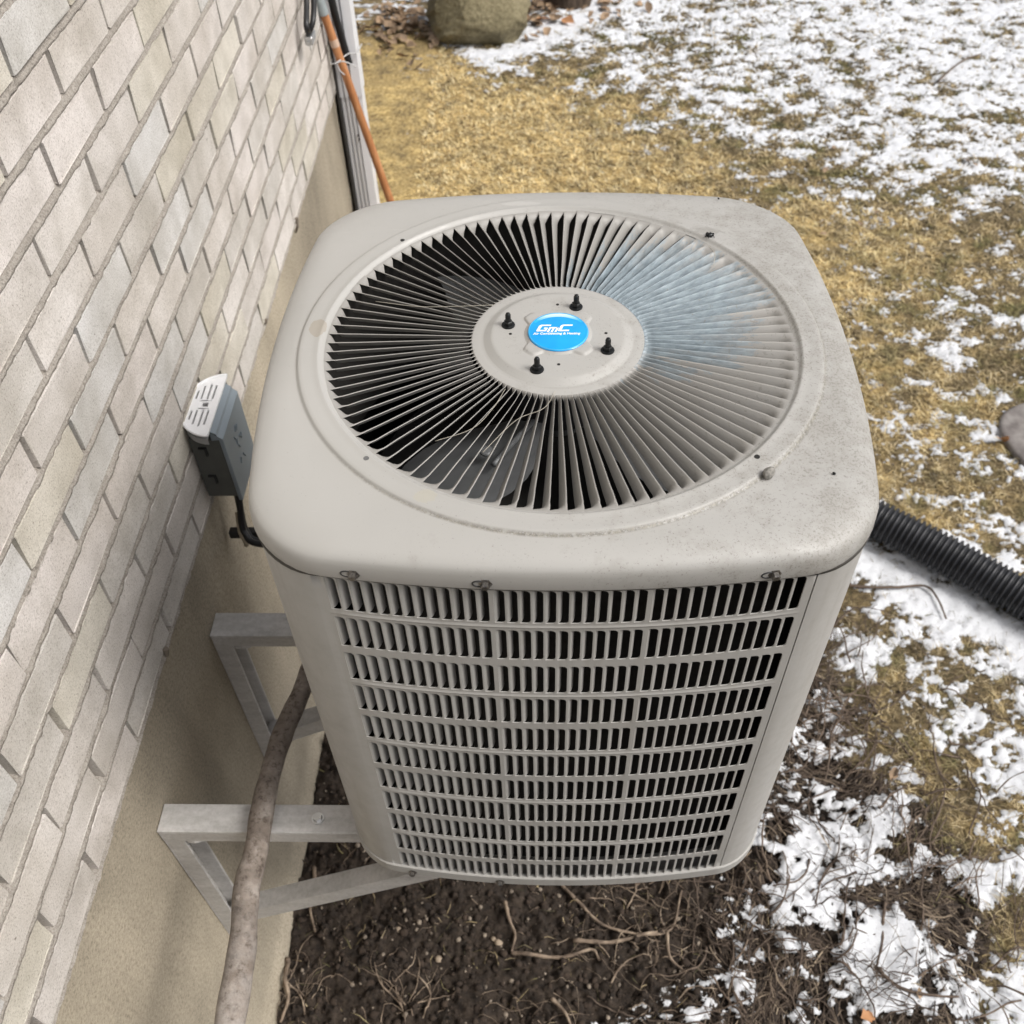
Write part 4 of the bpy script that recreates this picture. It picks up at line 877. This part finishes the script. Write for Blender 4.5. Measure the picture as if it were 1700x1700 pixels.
LM = glyphs([[(1.72, -.12), (2.02, -.12), (2.02, .48), (1.72, .62)], [(2.02, .44), (3.02, .44), (3.02, .62), (1.72, .62)], rc(2.30, 2.60, -.12, .44), [(2.88, -.12), (3.18, -.12), (3.18, .50), (3.02, .62), (2.88, .62)]], .0090, .0142, -.0305, -.0010, .0024)
LM.build('letter', WPR, bd)
LC = glyphs([[(3.42, 0), (3.74, 0), (3.74, 1), (3.56, 1), (3.30, .86), (3.30, .10)], rc(3.74, 5.05, .82, 1), rc(3.74, 4.95, 0, .2)], .0090, .0142, -.0305, -.0010, .0024)
LC.build('letter', WPR, bd)
tx = bpy.data.curves.new('tagline', 'FONT'); tx.body = 'Air Conditioning & Heating'; tx.size = .0058; tx.shear = .25; tx.extrude = .0002; tx.offset = .00012; tx.space_character = 1.02
to = bpy.data.objects.new('tagline_tmp', tx); C.objects.link(to); bpy.context.view_layer.update()
me = bpy.data.meshes.new_from_object(to.evaluated_get(bpy.context.evaluated_depsgraph_get())); bpy.data.objects.remove(to)
xs = [v.co.x for v in me.vertices]; sc_ = .0645/(max(xs)-min(xs))
for v in me.vertices: v.co = ((v.co.x-min(xs))*sc_-.0345, v.co.y*1.05-.0078, v.co.z+.0025)
me.materials.clear(); link('tagline', me, WPR, bd)
# bolts on the hub
BOLT = simple('black_bolt', (.022, .023, .024), .32, .6, var=.4, scale=200)
for (x, y) in ((-.074, .0195), (.028, .0625), (.071, -.0415), (-.031, -.083)):
    t = link('bolt', None, None, ac); t.location = (x*.93, y*.93+.001, ZL+.0073)
    v, f = lathe([(.0093, 0), (.0095, .0008), (.0090, .0019), (.006, .0024)], 20); link('washer', mesh('washer', v, f, True, 40), BOLT, t)
    v, f = lathe([(.0058, .0022), (.0062, .003), (.0062, .0072), (.0052, .0082)], 6, phase=random.random()); link('nut', mesh('nut', v, f), BOLT, t)
    st_ = [(.0036, .008)]
    for k in range(6): st_ += [(.0040, .0088+k*.0018), (.0034, .0097+k*.0018)]
    st_ += [(.0028, .0205), (.0015, .0212)]
    v, f = lathe(st_, 12); link('stud', mesh('stud', v, f, True), BOLT, t)
# --- fan and motor seen through the grille
FAN = simple('fan_steel', (.17, .175, .18), .45, .3, var=.25, scale=12)
sh = MB(); sh.add(*lathe([(.3262, -.0012), (.3250, -.02), (.318, -.16), (.330, -.24), (.345, -.25)], 64, (0, 0, ZL), cap=False)); sh.build('fan_shroud', simple('shroud_dark', (.028, .026, .024), .6), ac, True)
mt = MB(); mt.add(*lathe([(.075, -.105), (.078, -.10), (.078, -.02), (.07, -.012)], 40, (0, 0, ZL))); mt.build('fan_motor', simple('motor_black', (.018, .018, .02), .45), ac, True)
fan = link('fan', None, None, ac); fan.location = (0, 0, ZL-.115)
v, f = lathe([(.045, -.03), (.05, -.02), (.05, .0), (.02, .003)], 32); link('fan_hub', mesh('fan_hub', v, f, True, 40), FAN, fan)
for kb in range(3):
    V, F = [], []; nr, na = 9, 12; a0 = radians(-136+120*kb)
    for i in range(nr):
        r = .05+(.298-.05)*i/(nr-1); half = radians(20+14*sin(pi*min(1, (i+1.5)/nr)))
        for j in range(na):
            s_ = -1+2*j/(na-1); a = a0+half*s_+.10*(i/nr); z = .060*s_*(.35+.65*i/nr)+.012*(1-s_*s_); V.append((r*cos(a), r*sin(a), z))
    F = [(i*na+j, (i+1)*na+j, (i+1)*na+j+1, i*na+j+1) for i in range(nr-1) for j in range(na-1)]
    bl_ = link('fan_blade', mesh('fan_blade', V, F, True), FAN, fan)
    arm = [(.03*cos(a0+.3), .03*sin(a0+.3), .01), (.12*cos(a0+.36), .12*sin(a0+.36), .036), (.2*cos(a0+.36), .2*sin(a0+.36), .05)]
    v, f = tube(catmull(arm, 5), .004, 8); link('blade_arm', mesh('blade_arm', v, f, True), FAN, bl_)
    v, f = lathe([(.010, 0), (.009, .003), (.005, .004)], 14, (.175*cos(a0+.22), .175*sin(a0+.22), .040)); link('rivet', mesh('rivet', v, f, True), FAN, bl_)
b_ = MB()
for a in (.4, 2.5, 4.0, 5.3): b_.add(*tube([(.07*cos(a), .07*sin(a), ZL-.02), (.12*cos(a), .12*sin(a), ZL-.012)], .003, 6))
b_.build('motor_mount', BOLT, ac)
cl = MB(); cl.add(*lathe([(.300, -.30), (.28, -.302)], 48, (0, 0, ZL)));  cl.build('inner_floor', PAINT_IN, ac)

# --- cabinet: four louvred panels and four corner posts
A0, B0, CC = .396, .036, .065; AA = A0-B0
ZT, ZB = ZL-.040, .018
def F_side(u, z, out=0.0):
    s = 2*B0*u/AA**2; L_ = math.hypot(1, s)         # outward normal of the bowed face
    return (u+out*s/L_, -(AA+B0*(1-(u/AA)**2)) - out/L_, z)
cols = []; u = -.2795
for k in range(37):
    if k in (13, 25): u += .0036
    cols.append(u); u += .01512
rows = [ZL-.0540-.0790*k for k in range(11)]
SW, SH = .0130, .0640; UE0, UE1 = -.2955, .2955
def slot_poly(u0, zt):
    u1 = u0+SW; z0 = zt-SH; P = []
    def arc(cx, cz, r, a0): 
        for t in (0, 1/3, 2/3, 1): a = a0+t*pi/2; P.append((cx+r*cos(a), cz+r*sin(a)))
    arc(u1-.0058, zt-.0058, .0058, 0); arc(u0+.0015, zt-.0015, .0015, pi/2); arc(u0+.0006, z0+.0006, .0006, pi); arc(u1-.0050, z0+.0050, .0050, 3*pi/2)
    return P
def grille_panel(name, rot, parent, own):
    V, F = [], []; key = {}
    def vid(u, z, out):
        k = (round(u, 6), round(z, 6), round(out, 6))
        if k not in key: key[k] = len(V); V.append(F_side(u, z, out))
        return key[k]
    cu = [cols[0]-.003]+[(cols[k]+cols[k+1]+SW)/2 for k in range(36)]+[cols[36]+SW+.003]
    for r_i in range(11):
        zt, zb = rows[r_i]+.0028, rows[r_i]-SH-.0028
        for c_i in range(37):
            ua, ub = cu[c_i], cu[c_i+1]
            P = slot_poly(cols[c_i], rows[r_i]); O = []
            for q, (cx, cz_) in enumerate(((ub, zt), (ua, zt), (ua, zb), (ub, zb))):
                p0, p3 = P[q*4], P[q*4+3]
                O += [[(ub, p0[1]), (ub, zt), (ub, zt), (p3[0], zt)], [(p0[0], zt), (ua, zt), (ua, zt), (ua, p3[1])],
                      [(ua, p0[1]), (ua, zb), (ua, zb), (p3[0], zb)], [(p0[0], zb), (ub, zb), (ub, zb), (ub, p3[1])]][q]
            n = 16
            hi_ = [vid(*p, 0) for p in P]; lo_ = [vid(*p, -.0016) for p in P]; oo = [vid(*p, 0) for p in O]
            for i in range(n):
                k = (i+1) % n; fc = [hi_[i], hi_[k], oo[k], oo[i]]; fc = [x for x_, x in enumerate(fc) if x not in fc[:x_]]
                if len(fc) > 2: F.append(tuple(reversed(fc)))
                F.append((hi_[i], lo_[i], lo_[k], hi_[k]))
    strips = [(ZT, rows[0]+.0028, 0)]+[(rows[k]-SH-.0028, rows[k+1]+.0028, .0012 if k % 2 == 0 else .0) for k in range(10)]+[(rows[10]-SH-.0028, ZB, 0)]
    for za, zb, rid in strips:
        pz = [0, .18, .36, .5, .64, .82, 1] if rid else [0, 1]; po = [0, 0, .6, 1, .6, 0, 0] if rid else [0, 0]
        for j in range(len(pz)-1):
            for c_i in range(37):
                fade = lambda k: rid*min(1, k/1.5, (37-k)/1.5)
                F.append((vid(cu[c_i], za+(zb-za)*pz[j], po[j]*fade(c_i)), vid(cu[c_i], za+(zb-za)*pz[j+1], po[j+1]*fade(c_i)), vid(cu[c_i+1], za+(zb-za)*pz[j+1], po[j+1]*fade(c_i+1)), vid(cu[c_i+1], za+(zb-za)*pz[j], po[j]*fade(c_i+1))))
    # plain margins left and right
    for (ua, ub) in ((UE0, cols[0]-.003), (cols[36]+SW+.003, UE1)):
        zz_ = [ZT] + [z for r_i in range(11) for z in (rows[r_i]-.0045, rows[r_i]-SH+.005)] + [ZB]
        zz_ = np.linspace(ZT, ZB, 23); 
        for i in range(22):
            F.append((vid(ua, zz_[i], 0), vid(ua, zz_[i+1], 0), vid(ub, zz_[i+1], 0), vid(ub, zz_[i], 0)))
    # folded edges
    for ue in (UE0, UE1):
        a = [vid(ue, ZT, 0), vid(ue, ZB, 0), vid(ue, ZB, -.012), vid(ue, ZT, -.012)]; F.append(tuple(a))
    me = mesh(name, V, F, True, 28); o = link(name, me, PAINT, parent); o.rotation_euler = (0, 0, rot); return o
# one vane, shared; 4 mm wide and 12 mm deep, curling inward from the left edge of its slot
pv = [(-.0002, .0001), (.0011, .0004), (.0024, .0014), (.0037, .0035), (.0048, .0070), (.0055, .0116)]
V = [(x, y, z) for x, y in pv for z in (.0006, -SH*.5, -SH+.0004)]; F = [(i*3+k, i*3+k+1, (i+1)*3+k+1, (i+1)*3+k) for i in range(5) for k in (0, 1)]
vane_me = mesh('vane', V, F, True); vane_me.materials.append(PAINT)
front = grille_panel('front_panel', 0, ac, True)
own = 0; rest = MB()
def vane_mat(u, zt):
    p = F_side(u, zt, -.0008); s = 2*B0*u/AA**2; L_ = math.hypot(1, s); nrm = Vector((s/L_, -1/L_, 0)); tan = Vector((1/L_, s/L_, 0))
    return Matrix(((tan.x, -nrm.x, 0, p[0]), (tan.y, -nrm.y, 0, p[1]), (0, 0, 1, p[2]), (0, 0, 0, 1)))
for zt in rows:
    for u in cols:
        Mx = vane_mat(u, zt)
        if own < 300:
            o = bpy.data.objects.new('vane', vane_me); C.objects.link(o); o.parent = front; o.matrix_local = Mx @ Matrix.Rotation(random.gauss(0, .035), 4, 'Z'); own += 1
        else: rest.add([tuple(Mx @ Vector(v)) for v in V], F)
o = rest.build('lower_vanes', PAINT, front, True); o['kind'] = 'stuff'
allv = MB()
for zt in rows:
    for u in cols:
        Mx = vane_mat(u, zt); allv.add([tuple(Mx @ Vector(v)) for v in V], F)
sv = mesh('side_vanes', allv.v, allv.f, True); sv.materials.append(PAINT)
for q in (1, 2, 3):
    o = link('side_panel', front.data, None, ac); o.rotation_euler = (0, 0, q*pi/2)
    o2 = link('side_vanes', sv, None, o); o2['kind'] = 'stuff'
# corner posts
for q in range(4):
    pts = []
    x0 = AA-CC
    for t in np.linspace(0, pi/2, 14):
        x = AA-CC+CC*sin(t); y = -(AA-CC)-CC*cos(t); pts.append((x, y))
    first = F_side(UE1+.0016, 0); pts = [(UE1+.0016, -AA)]+[p for p in pts if p[0] > UE1+.003 and p[1] < -(UE1+.003)]+[(AA, -UE1)]
    P = [(x + x/AA*B0*(1-(y/AA)**2), y + y/AA*B0*(1-(x/AA)**2)) for x, y in pts]
    e0 = (P[0][0], P[0][1]+.012); e1 = (P[-1][0]-.012, P[-1][1]); P = [e0]+P
    n = len(P); V2 = [(x, y, ZT) for x, y in P]+[(x, y, ZB) for x, y in P]; F2 = [(i, n+i, n+i+1, i+1) for i in range(n-1)]
    o = link('corner_post', mesh('corner_post', V2, F2, True, 40), PAINT, ac); o.rotation_euler = (0, 0, q*pi/2)
g_ = []  # dark ring added as the contact shadow line under the lid skirt
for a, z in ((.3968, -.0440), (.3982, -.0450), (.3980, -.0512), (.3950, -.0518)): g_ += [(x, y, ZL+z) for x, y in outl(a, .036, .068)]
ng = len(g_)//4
link('skirt_shadow_strip', mesh('skirt_shadow_strip', g_, [(j*ng+i, j*ng+(i+1) % ng, (j+1)*ng+(i+1) % ng, (j+1)*ng+i) for j in range(3) for i in range(ng)], True), simple('skirt_shadow_dark', (.05, .046, .04), .7), ac)
# coil behind the louvres
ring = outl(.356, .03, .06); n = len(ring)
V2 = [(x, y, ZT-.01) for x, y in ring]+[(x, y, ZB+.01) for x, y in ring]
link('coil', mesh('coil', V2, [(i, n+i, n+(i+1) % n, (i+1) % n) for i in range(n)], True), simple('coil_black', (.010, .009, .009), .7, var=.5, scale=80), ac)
# base pan
V2 = []; 
pr = [(.3975, .032), (.3990, .030), (.3990, .005), (.397, .003)]
for a, z in pr: V2 += [(x, y, z) for x, y in outl(a, .036, .070)]
V2 += [(x, y, .032) for x, y in outl(.390, .036, .066)]
F2 = [(j*n+i, (j+1)*n+i, (j+1)*n+(i+1) % n, j*n+(i+1) % n) for j in range(3) for i in range(n)] + [tuple(3*n+i for i in range(n))] + [(4*n+i, i, (i+1) % n, 4*n+(i+1) % n) for i in range(n)]
V2 = [(x, y, z) if True else 0 for x, y, z in V2]
link('base_pan', mesh('base_pan', V2, F2, True, 35), PAINT, ac)
# screws in the lid skirt and the pan
SCR = simple('screw_steel', (.16, .15, .14), .3, .8, var=.6, scale=300)
def screw(x, z, slot=True, off=.4008, par=ac):
    p = F_side(x, z, off-A0); t = link('screw', None, None, par); t.location = p; t.rotation_euler = (pi/2, 0, 2*B0*x/AA**2)
    v, f = lathe([(.0082, 0), (.0082, .0010), (.0062, .0020), (.0056, .0020), (.0054, .0066), (.0040, .0078)], 6); link('screw_head', mesh('screw_head', v, f, True, 40), SCR, t)
    if slot:
        v, f = tube([( -.008+.0065*cos(a)*1.25+.001, .0050*sin(a), .0008) for a in np.linspace(0, 2*pi, 20)], .0011, 6, cap=False); link('slot_rim', mesh('slot_rim', v, f, True), DARK, t)
for x in (-.239, -.0865, .241): screw(x, ZL-.0355)
screw(-.26, .014, False, .3995); screw(-.10, .014, False, .3995)
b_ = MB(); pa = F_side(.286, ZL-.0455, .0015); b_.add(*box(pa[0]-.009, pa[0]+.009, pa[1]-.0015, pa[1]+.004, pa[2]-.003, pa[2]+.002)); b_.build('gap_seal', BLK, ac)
# things lying on the lid
def onlid(o, x, y, z=0.0): o.location = (x, y, z); return o
v, f = ico_blob(2, .0085, .25, 12, (.9, .8, 1.15)); o = link('pebble', mesh('pebble', v, f, True, 30), simple('grey_stone', (.24, .23, .21), .85, var=.4, scale=300, bump=.6)); onlid(o, .246, -.267, .0065); tag(o, 'small grey pebble sitting on the lid near its front right corner', 'pebble')
t = thing('dead_bug', 'small dark dried bug on the lid ring near the back right', 'bug', (.234, .238, .0046))
v, f = ico_blob(2, .0065, .2, 14, (1.2, .8, .6)); link('body', mesh('body', v*.75+np.array([0, 0, .003]), f, True), BOLT, t)
for a in (.5, 1.2, 2.2, 3.6, 4.4, 5.6): v, f = tube(catmull([(.003*cos(a), .003*sin(a), .004), (.006*cos(a), .006*sin(a), .004), (.0085*cos(a), .008*sin(a), .001)], 4), .0006, 5); link('leg', mesh('leg', v, f), BOLT, t)
for (x, y, r_b) in ((.325, -.262, .0022), (.262, .352, .0018)):
    v, f = ico_blob(1, r_b, .3, 5); o = link('grit', mesh('grit', v, f), BOLT); onlid(o, x, y, r_b*.5); tag(o, 'dark speck of grit near the front right corner of the lid' if y < 0 else 'dark speck of grit near the back right corner of the lid', 'grit')
HAIR = simple('dry_fibre', (.40, .37, .31), .6)
for lab, P in (('long pale dry grass fibre lying over the left fins of the grille', [(-.262, .085, .0015), (-.20, .07, .003), (-.15, .068, .004), (-.09, .072, .003)]),
               ('curved pale fibre crossing the fins at the lower left of the grille', [(-.155, -.205, .002), (-.11, -.185, .004), (-.085, -.15, .006), (-.07, -.11, .004)]),
               ('bent pale fibre over the fins just in front of the hub', [(-.095, -.225, .002), (-.055, -.17, .004), (-.02, -.15, .006), (-.005, -.115, .004)]),
               ('short white fibre hanging by the dead bug', [(.23, .215, .003), (.236, .19, .006), (.232, .165, .002)])):
    v, f = tube(catmull(P, 7), .00038, 5); o = link('fibre', mesh('fibre', v, f, True), HAIR); tag(o, lab, 'fibre')

# ------------------------------------------------------------------ survey units to metres, about the camera
for o in list(C.objects):
    if o.parent is None and o.type not in ('CAMERA', 'LIGHT'):
        if o.name in SITE:
            o.location = (Vector(o.location)*S + Vector(SO))*K; o.scale = Vector(o.scale)*S*K
        else:
            o.location = Vector(o.location)*K; o.scale = Vector(o.scale)*K
print('objects', len(C.objects), 'tris', sum(len(o.data.loop_triangles) if False else sum(len(p.vertices)-2 for p in o.data.polygons) if len(o.data.polygons) < 20000 else len(o.data.polygons)*2 for o in C.objects if o.type == 'MESH'))
